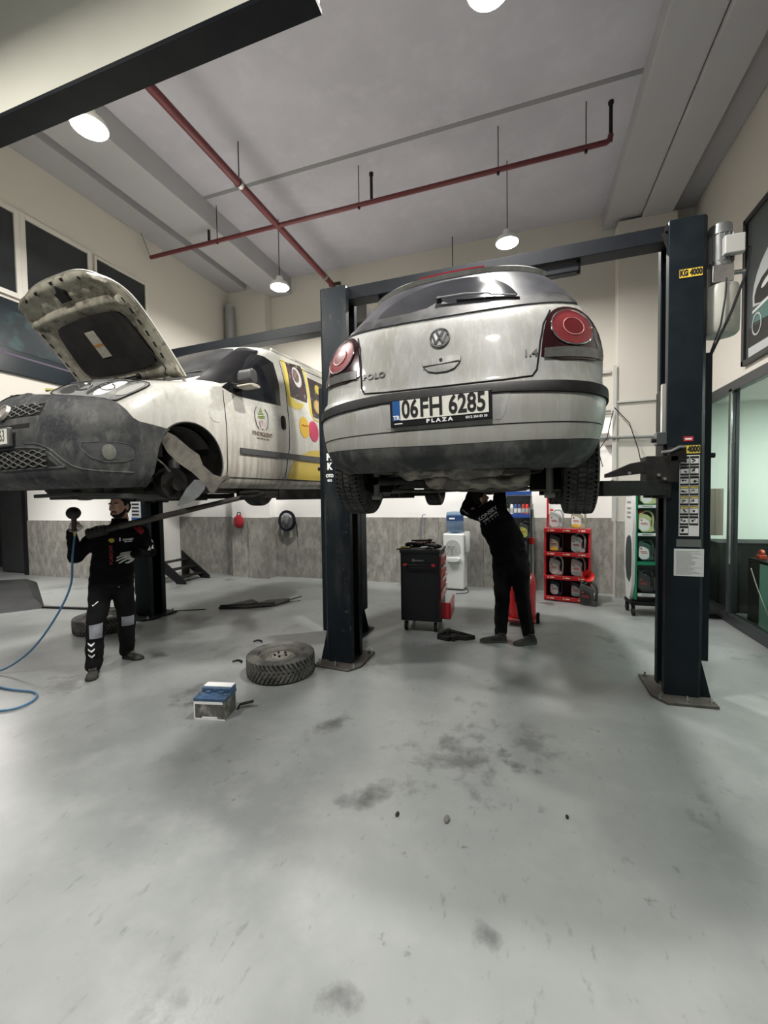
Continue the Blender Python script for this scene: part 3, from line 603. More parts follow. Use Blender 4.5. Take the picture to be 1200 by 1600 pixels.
# stickers, sheets on the right column face (y = 3.88)
FY = 3.879
def sticker(name, x0, x1, z0, z1, m, lay, par=None, d=.0015, y=FY):
    M().box((x0-tA.location.x, y-d-tA.location.y, z0), (x1-tA.location.x, y-tA.location.y, z1)).out(name, m, tA, smooth=0)
STY = mat('yellow_sticker_amber', (.72, .50, .05), .45)
for zc_, y_ in ((3.32, STY), (1.975, YEL)):
    sticker('load_sticker', 1.125, 1.285, zc_-.036, zc_+.036, PRINTK, 0); sticker('load_sticker', 1.13, 1.28, zc_-.031, zc_+.031, y_, 0, d=.0022)
    add_text(q := M(), 'KG 4000', (1.205-tA.location.x, FY-.0022-tA.location.y, zc_), (1,0,0), (0,0,1), .060, bold=.004, sx=.66); q.out('load_text', PRINTK, tA, smooth=0)
sticker('red_label', 1.17, 1.235, 2.04, 2.075, mat('red_label_print', (.45, .03, .04), .5), 0)
M().box((1.18-tA.location.x, FY-.002-tA.location.y, 2.050), (1.225-tA.location.x, FY-.0015-tA.location.y, 2.062)).out('label_text', PRINTW, tA, smooth=0)
sticker('pictogram_sheet', 1.145, 1.28, 1.30, 1.93, mat('sheet_white', (.55, .56, .54), .5), 0)
pk = M(); k = 0
for r in range(8):
    for c_ in range(2):
        x0 = 1.150+c_*.0645; z1 = 1.922-r*.0775
        if r == 7 and c_ == 1: continue
        X = lambda v: v-tA.location.x
        ya = FY-.0021-tA.location.y
        pk.box((X(x0), ya, z1-.072), (X(x0+.060), ya+.0006, z1))
        if r in (3, 4, 5): M().box((X(x0+.004), ya-.0006, z1-.014), (X(x0+.056), ya, z1-.004)).out('pictogram_header', YEL, tA, smooth=0)
        M().box((X(x0+.003), ya-.0006, z1-.056), (X(x0+.057), ya, z1-.018)).out('pictogram_ground', mat('picto_white', (.6, .61, .6), .5), tA, smooth=0)
        random.seed(r*2+c_)
        for _ in range(3):
            a, b = random.uniform(.012, .04), random.uniform(.024, .046); pk.box((X(x0+a-.004), ya-.0010, z1-b-.006), (X(x0+a+random.uniform(.004, .013)), ya-.0006, z1-b+random.uniform(.0, .01)))
pk.out('pictogram_ink', PRINTK, tA, smooth=0)
sticker('rating_plate', 1.13, 1.295, 1.215, 1.275, mat('grey_metal_label', (.14, .145, .14), .35, .4), 0)
sticker('instruction_sheet', 1.115, 1.315, .985, 1.20, mat('paper', (.50, .52, .51), .6), 0)
q = M()
for i in range(22):
    z = 1.178-i*.0085; random.seed(i); L_ = random.uniform(.5, 1)
    q.box((1.13-tA.location.x, FY-.0022-tA.location.y, z), (1.13+.17*L_-tA.location.x, FY-.0015-tA.location.y, z+.0028))
q.out('printed_text', mat('grey_ink', (.22, .23, .23), .6), tA, smooth=0)
# white lettering on the middle column partly behind the tyre
for s_, z_, h_ in (('M', 2.03, .09), ('K', 1.94, .09), ('OTO', 1.85, .042), ('0312', 1.805, .028)):
    q = M(); add_text(q, s_, (-1.80-tA.location.x, 3.739-tA.location.y, z_), (1,0,0), (0,0,1), h_, bold=h_*.05, sx=.85); q.out('white_lettering', PRINTW, tA, smooth=0)
# hydraulic unit on the second lift's right column, blue label on its left column
oB(M().box((-1.94, 4.52, 3.60), (-1.68, 4.7, 3.80)), 'motor', BLK2, .01)
sl = M()
sl.box((-5.19, 4.457, 1.32), (-5.02, 4.459, 1.62)); oB(sl, 'instruction_sheet', mat('sheet_white2', (.5, .52, .53), .5), smooth=0)
oB(M().box((-5.19, 4.455, 1.30), (-5.02, 4.457, 1.40)), 'blue_label', mat('blue_label', (.03, .09, .25), .4), smooth=0)
q = M()
for i in range(4): q.box((-5.175, 4.453, 1.43+i*.048), (-5.05, 4.456, 1.45+i*.048))
oB(q, 'printed_text', PRINTK, smooth=0)
# ================================================================== wheels
def tyre_mesh(W, Ro, Ri, pattern, N=240, ax='x'):
    """tyre with moulded tread; pattern 'v' = winter directional, 'r' = ribbed"""
    prof = []                      # (offset across, radius, tread?)
    for a, r in ((-.36, Ri), (-.46, Ri+.01), (-.5, Ri+.35*(Ro-Ri)), (-.495, Ri+.65*(Ro-Ri)), (-.46, Ro-.018), (-.43, Ro-.008)): prof.append((a*W, r, 0))
    K = 26
    for i in range(K+1):
        u = -.41+.82*i/K; prof.append((u*W, Ro-.004*(abs(u)/.41)**3, 1))
    for a, r in ((.43, Ro-.008), (.46, Ro-.018), (.495, Ri+.65*(Ro-Ri)), (.5, Ri+.35*(Ro-Ri)), (.46, Ri+.01), (.36, Ri)): prof.append((a*W, r, 0))
    prof += [(.34*W, Ri+.004, 0), (-.34*W, Ri+.004, 0)]
    rings = []
    for j in range(N):
        t = j/N; ring = []
        for a, r, tr in prof:
            u = a/W
            if tr:
                if pattern == 'v':
                    ph = (t*46+abs(u)*3.2) % 1; g = ph < .26; g = g or abs(u) < .018
                    if abs(u) < .2: g = g or ((t*46*1.0-abs(u)*5) % 1 < .15)
                else:
                    g = abs(abs(u)-.13) < .016 or abs(abs(u)-.30) < .013 or ((t*60+abs(u)*1.5) % 1 < .18 and (abs(u) > .32 or .15 < abs(u) < .28)) or ((t*60+.5) % 1 < .12 and abs(u) < .1)
                if g: r -= .008
            elif r > Ro-.02 and pattern == 'v' and (t*46+1.4) % 1 < .26: r -= .006
            ang = 2*pi*t; ring.append({'x': (a, r*cos(ang), r*sin(ang)), 'z': (r*cos(ang), r*sin(ang), a)}[ax])
        rings.append(ring)
    m = M(); m.rings(rings, False, wrap=True)
    np_ = len(prof); i0 = next(i for i, p_ in enumerate(prof) if p_[2]); i1 = max(i for i, p_ in enumerate(prof) if p_[2])
    for fi, f in enumerate(m.f):
        vv = [m.v[i] for i in f]; k = f[0] % np_
        if i0 <= k < i1:
            rr = [math.hypot(v[1], v[2]) if ax == 'x' else math.hypot(v[0], v[1]) for v in vv]
            if sum(rr)/4 < Ro-.0065: m.m[fi] = 1
    return m
def rim_mesh(W, R, side, ax='x', slots=16):
    """pressed steel wheel; the dished face with its ring of slots sits towards +side"""
    m = M(); h = W*.5*side
    def pt(r, a, x): return {'x': (x, r*cos(a), r*sin(a)), 'z': (r*cos(a), r*sin(a), x)}[ax]
    n = slots*4
    def band(r0, x0, r1, x1, holes=False):
        for j in range(n):
            if holes and j % 4 in (1, 2): continue
            a0, a1 = 2*pi*j/n, 2*pi*(j+1)/n; m.add([pt(r0,a0,x0), pt(r0,a1,x0), pt(r1,a1,x1), pt(r1,a0,x1)], [(0,1,2,3)])
    P = [(R+.012, h*.80), (R+.012, h*.74), (R-.004, h*.70), (R-.012, h*.45), (R-.012, -h*.6), (R-.002, -h*.75), (R+.012, -h*.8)]
    for (r0, x0), (r1, x1) in zip(P, P[1:]): band(r0, x0, r1, x1)
    Q = [(R-.012, h*.30), (R*.86, h*.32), (R*.70, h*.42), (R*.60, h*.56), (R*.52, h*.58), (R*.45, h*.44), (R*.30, h*.42), (R*.28, h*.50), (R*.0001, h*.5)]
    for i, ((r0, x0), (r1, x1)) in enumerate(zip(Q, Q[1:])): band(r0, x0, r1, x1, i == 1)
    for i, ((r0, x0), (r1, x1)) in enumerate(zip(Q, Q[1:])): band(r0, x0-.006*side, r1, x1-.006*side, i == 1)
    return m
def wheel(par, pos, side, W=.185, Ro=.293, Ri=.185, rimm=RIMM, pat='r', protos={}):
    e = bpy.data.objects.new('wheel', None); COL.objects.link(e); e.parent = par; e.location = pos
    k = (W, Ro, pat, side)
    if k not in protos: protos[k] = (tyre_mesh(W, Ro, Ri, pat).out('tyre', [RUB, GROOVE], e, smooth=30).data, rim_mesh(W, Ri, side).out('rim', rimm, e, smooth=40).data)
    else:
        for n_, d_ in zip(('tyre', 'rim'), protos[k]):
            o = bpy.data.objects.new(n_, d_); COL.objects.link(o); o.parent = e
    M().cyl((-.05*side-.05, 0, 0), (.05, 0, 0), .13, n=24).cyl((-.06*side, 0, 0), (-.1*side, 0, 0), .06, n=16).out('brake_disc', BLK2, e)
    return e
def car_body(sh, name, root, zs, paint, arches, extra=(), under=.2, NA=24, NS=16):
    m = M(); m.rings(sh.mesh(zs, NA, NS), True)
    m.m = [0]*len(m.f); o = m.out(name, [paint, GRIME, BLK2], root, smooth=35)
    cut = []
    for (y, z, r, x0, x1) in arches:
        for s_ in (1, -1):
            c = M().cyl((s_*x0, y, z), (s_*x1, y, z), r, n=40); c.m = [0]*len(c.f); cut.append(c.out('cut', BLK2, None))
    for c in extra: c.m = [0]*len(c.f); cut.append(c.out('cut', BLK2, None, smooth=0))
    # cutters must live in the body's space
    for c in cut: c.matrix_world = root.matrix_world
    boolean(o, cut)
    # underside takes the grimy underbody finish
    mi = [p_.material_index for p_ in o.data.polygons]
    for p_ in o.data.polygons:
        if p_.material_index == 0 and p_.center.z < zs[0]+.004 and abs(p_.normal.z) > .7: p_.material_index = 1
    return o
def frame_at(sh, q, z):
    n = sh.N(q, z); u = (Vector(sh.P(q+.01, z))-Vector(sh.P(q-.01, z))).normalized(); v = n.cross(u)
    return Vector(sh.P(q, z)), u, v, n
def zsteps(a, b, d):
    n = int((b-a)/d); return [a+(b-a)*i/n for i in range(n+1)]
def helix(m, c, r, z0, z1, turns, rad_=.007, n=14):
    N = int(turns*n); m.tube([(c[0]+r*cos(2*pi*i/n), c[1]+r*sin(2*pi*i/n), z0+(z1-z0)*i/N) for i in range(N+1)], rad_, 6)

# ================================================================== silver hatchback
P_ = POLO
car = thing('hatchback_car', POLO_POSE[:3], POLO_POSE[3], 'dusty silver hatchback raised on the right-hand lift, seen from behind', 'car'); bpy.context.view_layer.update()
body = car_body(P_, 'body', car, [.17, .185]+zsteps(.2, 1.0, .04)+zsteps(1.03, 1.40, .03)+[1.415, 1.43, 1.445, 1.455, 1.461], SILVER, [(.665, .27, .335, .52, 1.0), (3.125, .27, .335, .52, 1.0)])
patch('lower_valance', P_, [(-1.22,.178),(-.9,.172),(.9,.172),(1.22,.178),(1.24,.30),(.95,.312),(.6,.295),(0,.288),(-.6,.295),(-.95,.305),(-1.24,.30)], VALN, car, .010, .02, k=0)
patch('rear_bumper', P_, [(-1.24,.302),(-.95,.307),(-.6,.298),(0,.291),(.6,.298),(.95,.314),(1.24,.302),(1.24,.575),(.8,.585),(0,.592),(-.8,.585),(-1.24,.575)], SILVER, car, .010, .02, k=0)
patch('bumper_strip', P_, [(-1.22,.485),(-.7,.495),(-.3,.530),(.3,.535),(.7,.515),(1.22,.50),(1.22,.545),(.7,.568),(.3,.58),(-.3,.575),(-.7,.545),(-1.22,.53)], mat('dusty_black_strip', (.006,.006,.006), .6, var=.5, vscale=20, vcol=(.018,.018,.017)), car, .022, .02, k=0)
def gap(pts, r=.0035, off=.001, sg=1, sh=POLO, par=car):
    m = M(); seam(m, sh, pts, r=r, off=off, sg=sg); m.out('panel_gap', GAP, par)
gap([(-.80,.362),(-.3,.372),(.3,.378),(.80,.38)], r=.0025, off=.011); gap( [(.535,.985),(.487,.90),(.463,.80),(.452,.70),(.448,.655),(.428,.622),(.30,.612),(0,.607),(-.30,.607),(-.428,.615),(-.448,.65),(-.452,.70),(-.463,.80),(-.487,.90),(-.535,.985)], r=.005)
for s_ in (1, -1):
    gap([(1.50, .22), (1.42, .5), (1.40, .85), (1.5, 1.0)], sg=s_) ; gap([(2.55, .22), (2.55, .95)], sg=s_)
patch('plate_recess', P_, [(-.315,.535),(-.285,.415),(-.27,.392),(.28,.402),(.295,.42),(.325,.545)], mat('recess_grey', (.30,.30,.285), .5, var=.4, vscale=10), car, .0115, .01, k=0)
# number plate
pp = bpy.data.objects.new('number_plate', None); COL.objects.link(pp); pp.parent = car; pp.location = (0, -.028, .472); pp.rotation_euler = (rad(2), rad(-1.2), 0)
M().box((-.268, -.004, -.072), (.268, .018, .072)).out('plate_frame', BLACK, pp, .003)
M().box((-.252, -.007, -.040), (.252, -.004, .064)).out('plate_sheet', mat('plate_white', (.74,.74,.66), .4, var=.3, vscale=14, vcol=(.5,.48,.42)), pp, smooth=0)
M().box((-.252, -.0085, -.040), (-.210, -.007, .064)).out('country_band', mat('plate_blue', (.02,.09,.28), .4), pp, smooth=0)
q = M()
for s_, x, sx_ in (('06', -.155, .74), ('FH', -.040, .86), ('6285', .145, .77)): add_text(q, s_, (x, -.0085, .012), (1,0,0), (0,0,1), .130, bold=.0030, sx=sx_*.95)
q.out('plate_characters', PRINTK, pp, smooth=0)
q = M(); add_text(q, 'TR', (-.231, -.0095, -.026), (1,0,0), (0,0,1), .03, bold=.001); q.out('country_letters', PRINTW, pp, smooth=0); q = M()
add_text(q, 'P L A Z A', (.0, -.005, -.056), (1,0,0), (0,0,1), .026, bold=.0012, sx=1.3); q.out('plate_dealer_print', PRINTW, pp, smooth=0); q = M(); add_text(q, '0312 354 83 30', (.19, -.005, -.056), (1,0,0), (0,0,1), .017, bold=.0004)
q.out('plate_phone_print', PRINTW, pp, smooth=0); q = M(); q.box((-.245, -.0052, -.059), (-.2, -.004, -.054)); q.out('plate_small_print', PRINTW, pp, smooth=0)
# glazing
patch('rear_window', P_, [(-.76,1.04),(-.4,1.018),(0,1.02),(.4,1.03),(.74,1.055),(.80,1.12),(.75,1.24),(.66,1.335),(.4,1.372),(0,1.38),(-.4,1.372),(-.66,1.325),(-.76,1.22),(-.80,1.1)], DUSTG, car, .004, .012, k=1)
patch('wiped_glass', P_, [(-.47,1.115),(-.405,1.10),(0,1.10),(.41,1.085),(.37,1.20),(.30,1.285),(.20,1.34),(-.02,1.35),(-.22,1.325),(-.38,1.26),(-.46,1.17)], GLASS, car, .0065, .004, k=2)
dirty = patch('dirty_band', P_, [(-.72,1.045),(-.4,1.022),(0,1.024),(.4,1.034),(.74,1.06),(.76,1.12),(.6,1.155),(.45,1.10),(.2,1.095),(.03,1.11),(-.06,1.165),(-.15,1.10),(-.45,1.10),(-.6,1.12)], DUSTD, car, .0075, .005, k=1)
patch('roof_spoiler', P_, [(-.70,1.335),(-.4,1.378),(0,1.388),(.4,1.378),(.70,1.342),(.68,1.385),(.4,1.43),(0,1.436),(-.4,1.43),(-.68,1.372)], SILVER, car, .028, .04, k=1)
patch('brake_light', P_, [(-.29,1.392),(0,1.398),(.23,1.395),(.23,1.409),(0,1.413),(-.29,1.407)], mat('red_lamp_strip', (.35,.01,.03), .3), car, .033, .008, k=0)
m = M(); m.tube([Vector(P_.P(q_, z_))+P_.N(q_, z_)*o_ for q_, z_, o_ in ((-.06,1.155,.03),(.1,1.147,.034),(.235,1.128,.03),(.25,1.124,.024),(.38,1.10,.02))], [.008,.007,.006,.006,.004], 8)
m.out('wiper_arm', mat('grey_wiper', (.35,.35,.36), .3, .7), car)
m = M(); m.tube([Vector(P_.P(q_, z_))+P_.N(q_, z_)*.012 for q_, z_ in ((.05,1.135),(.25,1.115),(.40,1.09))], .006, 6); m.out('wiper_blade', BLACK, car)
m = M(); p0, u, v, n = frame_at(P_, -.06, 1.155); m.cyl(p0+n*.0, p0+n*.035, .02, .014, n=14); m.out('wiper_pivot', BLACK, car)
# tail lights
LRED = mat('tail_lamp_dark_red', (.022, .004, .006), .15, coat=.5); LDISC = mat('tail_lamp_red_disc', (.20, .024, .030), .35, coat=.2, var=.3, vscale=60); LCLR = mat('tail_lamp_smoked_strip', (.09, .09, .085), .25, coat=.4, var=.5, vscale=30)
for s_ in (1, -1):
    S = lambda pts: [(a*s_, b) for a, b in pts]
    hp = patch('tail_light', P_, S([(.463,.700),(.47,.80),(.487,.875),(.515,.945),(.56,.99),(.62,1.008),(.70,1.0),(.77,.95),(.82,.85),(.83,.705)]), LRED, car, .008, .02, k=1, bulge=.006)
    def circ(r, n=28): return [((.622+.104*r*cos(2*pi*i/n)), .872+.098*r*sin(2*pi*i/n)) for i in range(n)]
    patch('red_lens', P_, S(circ(1)), LDISC, hp, .017, .008, k=0, bulge=.003)
    r_ = M(); seam(r_, P_, S(circ(1)+circ(1)[:1]), r=.0042, off=.019); r_.out('lens_ring', CHROME, hp)
    patch('inner_lens', P_, S(circ(.48)), mat('inner_red_disc', (.13, .012, .016), .3, coat=.2), hp, .0215, .006, k=0)
    r_ = M(); seam(r_, P_, S(circ(.48)+circ(.48)[:1]), r=.002, off=.022); r_.out('lens_ring', mat('pale_red_ring', (.6,.3,.3), .3), hp)
    patch('clear_lens', P_, S([(.478,.712),(.60,.712),(.80,.714),(.80,.762),(.60,.766),(.482,.762)]), LCLR, hp, .014, .006, k=0)
# badge, handle, lettering
p0, u, v, n = frame_at(P_, -.02, .885); m = M(); R_ = .056
def bp(a, b, h): return p0+u*a+v*b+n*h
m.rings([[bp(r*cos(2*pi*i/36), r*sin(2*pi*i/36), h) for i in range(36)] for r, h in ((.0001,.006),(R_*.8,.008),(R_*.86,.014),(R_,.013),(R_*1.02,.002))], False)
m.out('badge', mat('badge_grey', (.25,.25,.25), .3, .6), car)
m = M()
def bar(a, b, w_=.0105):
    A, B = bp(*a, .012), bp(*b, .012); m.beam(A, B, w_, .008, up=n)
W_ = R_*.82
bar((-.42*W_,.88*W_), (-.06*W_,.10*W_)); bar((.42*W_,.88*W_), (.06*W_,.10*W_))
bar((-.88*W_,.42*W_), (-.42*W_,-.80*W_)); bar((.88*W_,.42*W_), (.42*W_,-.80*W_)); bar((-.42*W_,-.80*W_), (-.03*W_,.0)); bar((.42*W_,-.80*W_), (.03*W_,.0))
m.rings([[bp(r*cos(2*pi*i/36), r*sin(2*pi*i/36), h) for i in range(36)] for r, h in ((R_*.86,.014),(R_*.9,.018),(R_*.97,.018),(R_*1.01,.012))], False)
m.out('badge_emblem', CHROME, car)
hd = patch('tailgate_handle', P_, [(-.108,.735),(-.095,.772),(.085,.778),(.09,.76),(.088,.735),(.05,.690),(-.06,.686)], SILVER, car, .010, .016, k=1, bulge=.006)
m = M(); seam(m, P_, [(-.10,.725),(0,.728),(.085,.738)], r=.003, off=.016); o = [( -.108,.735),(-.095,.772),(.085,.778),(.09,.76),(.088,.735),(.05,.690),(-.06,.686)]; o = rnd(o, 1); seam(m, P_, o+o[:1], r=.0022, off=.006); m.out('handle_gap', mat('handle_shadow_gap', (.06,.06,.055), .7), hd)
p1, u1, v1, n1 = frame_at(P_, -.008, .752); M().cyl(p1, p1+n1*.02, .009, n=14).out('key_lock', BLACK, hd)
q = M(); surf_text(q, P_, 'POLO', -.375, .713, .046, bold=.0015, sx=1.05, off=.005, space=1.1, d=.002); q.out('model_lettering', mat('grey_chrome_letters', (.09,.09,.085), .35, .3), car, smooth=0)
dull(MATS['dusty_black_strip'], .2)
q = M(); surf_text(q, P_, '1.4', .417, .742, .05, bold=.001, sx=1.1, off=.005, d=.002); q.out('engine_lettering', MATS['grey_chrome_letters'], car, smooth=0)
# sides
for s_ in (1, -1):
    patch('side_window', P_, [(1.55,1.0),(2.45,1.0),(2.42,1.30),(1.75,1.33),(1.52,1.2)] if s_ > 0 else [(-1.55,1.0),(-2.45,1.0),(-2.42,1.30),(-1.75,1.33),(-1.52,1.2)], GLASS, car)
    patch('door_strip', P_, [(s_*1.75,.50),(s_*3.0,.50),(s_*3.0,.545),(s_*1.75,.545)], BLACK, car, .012, .012, k=0)
    M().prism(rnd([(2.38,.98),(2.5,.96),(2.52,1.06),(2.46,1.11),(2.38,1.09)], 1), 'x', min(s_*.74, s_*.96), max(s_*.74, s_*.96)).out('door_mirror', SILVER, car, .01)
    patch('door_handle', P_, [(s_*2.2,.86),(s_*2.38,.86),(s_*2.38,.89),(s_*2.2,.89)], SILVER, car, .02, .02, k=1)
# running gear
for y_ in (.665, 3.125):
    for s_ in (1, -1): wheel(car, (s_*.722, y_, .188), s_)
m = M(); m.tube([(-.62,.70,.10),(-.45,.68,.12),(0,.70,.12),(.45,.68,.12),(.62,.70,.10)], [.03,.045,.05,.045,.03], 12)
for s_ in (1, -1): m.tube([(s_*.52,.70,.11),(s_*.50,1.2,.15)], .035, 10).prism([(.52,.05),(.80,.04),(.86,.13),(.6,.17)], 'x', min(s_*.44,s_*.62), max(s_*.44,s_*.62))
m.out('rear_axle', BLK2, car, .004)
for s_ in (1, -1):
    m = M(); helix(m, (s_*.47,.62), .048, .08, .30, 5, .0075); m.out('coil_spring', GRIME, car)
    M().cyl((s_*.555,.52,.02), (s_*.555,.52,.25), .022, n=14).cyl((s_*.555,.52,.25), (s_*.555,.52,.42), .028, n=14).cyl((s_*.555-.03,.52,.02), (s_*.555+.03,.52,.02), .022, n=10).out('shock_absorber', mat('dusty_grey_damper', (.17,.165,.15), .6, .3), car)
m = M(); m.lathe([(.02,-.30),(.085,-.29),(.10,-.26),(.105,-.05),(.10,.26),(.085,.30),(.02,.31)], (.14,.40,.115), 'x', 24, sc=(1.35,.5)); remesh(m, 'silencer', TANM, car, .012, 1, wrinkle=.035, wsc=7)
m = M(); m.sph((.02,.36,.165), (.42,.22,.05), 16); remesh(m, 'heat_shield', TANM, car, .012, 1, wrinkle=.03, wsc=9)
M().tube([(-.2,.40,.12),(-.32,.36,.12),(-.41,.26,.115),(-.43,.15,.115)], .025, 12, cap=False).out('tail_pipe', BLK2, car)
m = M(); m.tube([(.05,.6,.10),(.05,1.5,.09),(.02,2.2,.09),(0,2.8,.08)], .025, 10); m.out('exhaust_pipe', GRIME, car)
m = M(); m.tube([(-.1,.62,.07),(.2,.75,.05),(.42,.8,.06)], .015, 8).tube([(-.44,.5,.06),(-.2,.6,.05),(.1,.55,.06),(.44,.5,.06)], .011, 8).box((-.56,.9,.10),(.56,1.5,.17)).box((.30,.20,.135),(.44,.30,.165)); m.out('underbody_lines', GRIME, car, .006)
M().box((-.40, 2.9, .06), (.36, 3.45, .18)).box((-.3, 3.0, .02), (.0, 3.3, .07)).out('engine_underside', BLK2, car, .02)
for s_ in (1, -1):
    M().box((s_*.66-.03, .5, .12), (s_*.66+.03, .9, .17)).out('trailing_bracket', BLK2, car, .005)
    M().box((min(s_*.60,s_*.70), 1.0, .13), (max(s_*.60,s_*.70), 2.8, .175)).out('sill_flange', GRIME, car, .004)
# ================================================================== white van
class Flank:
    """one side of a body addressed by (y, z)"""
    def __init__(s, sh, sg): s.sh = sh; s.sg = sg
    def P(s, y, z):
        y = abs(y)
        p, _ = s.sh.par(z); t = (y-p[1])/p[3]
        if t >= 1: x = p[0]
        elif t <= 0: x = 0
        else: x = p[0]*(1-(1-t)**p[4])**(1/p[4])
        return (s.sg*x, y, z)
    def N(s, y, z):
        e = .004; y = abs(y); a = Vector(s.P(y+e, z))-Vector(s.P(y-e, z)); b = Vector(s.P(y, z+e))-Vector(s.P(y, z-e)); n = a.cross(b).normalized()
        return n if n.x*s.sg > 0 else -n
V_ = VAN; VR = Flank(VAN, 1); VLf = Flank(VAN, -1)
van = thing('delivery_van', VAN_POSE[:3], VAN_POSE[3], 'dirty white van with open bonnet raised on the left-hand lift, front wheels off', 'van'); bpy.context.view_layer.update()
bay = M().prism([(-.70,1.08),(-.69,.82),(-.56,.56),(-.35,.34),(.35,.34),(.56,.56),(.69,.82),(.70,1.08)], 'z', .42, 1.5)
lip = M().box((-.36, -.1, .865), (.36, .5, 1.3)); archf = [M().prism([(.48,.05),(.575,.26),(.61,.44),(.8,.5),(1.2,.5),(1.2,.05)], 'x', s_*.48, s_*1.1) for s_ in (1, -1)]
vb = car_body(V_, 'body', van, [.13, .15]+zsteps(.17, .86, .035)+zsteps(.86, 1.12, .02)+zsteps(1.12, 1.72, .04)+[1.72, 1.735, 1.75, 1.765, 1.775, 1.783, 1.789], VANW,
    [(.94, .33, .355, .48, 1.1), (3.69, .33, .355, .55, 1.1)], extra=[bay, lip]+archf)
# bumper and grille surround
patch('front_bumper', V_, [(-1.03,.27),(-.92,.15),(-.6,.135),(.6,.135),(.975,.142),(1.048,.255),(1.068,.44),(1.10,.55),(1.145,.60),(1.0,.615),(.90,.625),(.86,.645),(.80,.70),(.738,.745),(.66,.775),(.4,.80),(.2,.825),(0,.86),(-.2,.825),(-.4,.80),(-.66,.775),(-.738,.745),(-.80,.70),(-.86,.645),(-.90,.625),(-1.0,.615),(-1.145,.60),(-1.10,.55),(-1.055,.44)], DARKB, van, .014, .03, k=0)
g = M(); seam(g, V_, [(.738,.745),(.66,.705),(.595,.668),(.48,.635),(.38,.617),(.2,.617),(-.05,.622)], r=.004, off=.015)
seam(g, V_, [(.99,.262),(.92,.235),(.7,.225),(.55,.24)], r=.003, off=.015)
fr_ = M()
for pts in ([(.26,.445),(.36,.440),(.45,.40),(.52,.33),(.60,.265),(.72,.245),(.9,.24)], [(.0,.422),(.36,.415),(.44,.375),(.54,.275)], [(.54,.272),(.0,.262)]): seam(fr_, V_, pts, r=.009, off=.012, k=1)
fr_.out('bumper_crease', DARKB, van)
HOLE = mat('grille_opening_black', (.006,.006,.006), .8)
patch('upper_grille_opening', V_, [(.03,.745),(.345,.728),(.352,.645),(.03,.640)], HOLE, van, .0165, .004, k=0)
patch('upper_grille_opening', V_, [(-.03,.745),(-.345,.728),(-.352,.645),(-.03,.640)], HOLE, van, .0165, .004, k=0)
patch('lower_grille_opening', V_, [(-.5,.275),(-.355,.405),(.355,.405),(.5,.275)], HOLE, van, .0165, .004, k=0)
patch('plate_slot', V_, [(-.28,.588),(.285,.592),(.285,.562),(-.28,.56)], HOLE, van, .0165, .004, k=0)
GRL = mat('dusty_grille_bars', (.10,.10,.095), .6, var=.5, vscale=30, vcol=(.2,.2,.18))
def waves(x0, x1, z0, z1, rows, name, amp=.007):
    m = M()
    for r in range(rows):
        z = z0+(z1-z0)*(r+.5)/rows; pts = []
        n = int((x1-x0)/.022)
        for i in range(n+1):
            x = x0+(x1-x0)*i/n; ph = (i//2 % 2)*2-1; pts.append((x, z+amp*ph*(1 if r % 2 else -1)))
        seam(m, V_, pts, r=.0042, off=.021, step=.03)
    m.out(name, GRL, van)
waves(.055, .345, .648, .738, 5, 'upper_grille'); waves(-.345, -.055, .648, .738, 5, 'upper_grille'); waves(-.43, .43, .28, .395, 6, 'lower_grille')
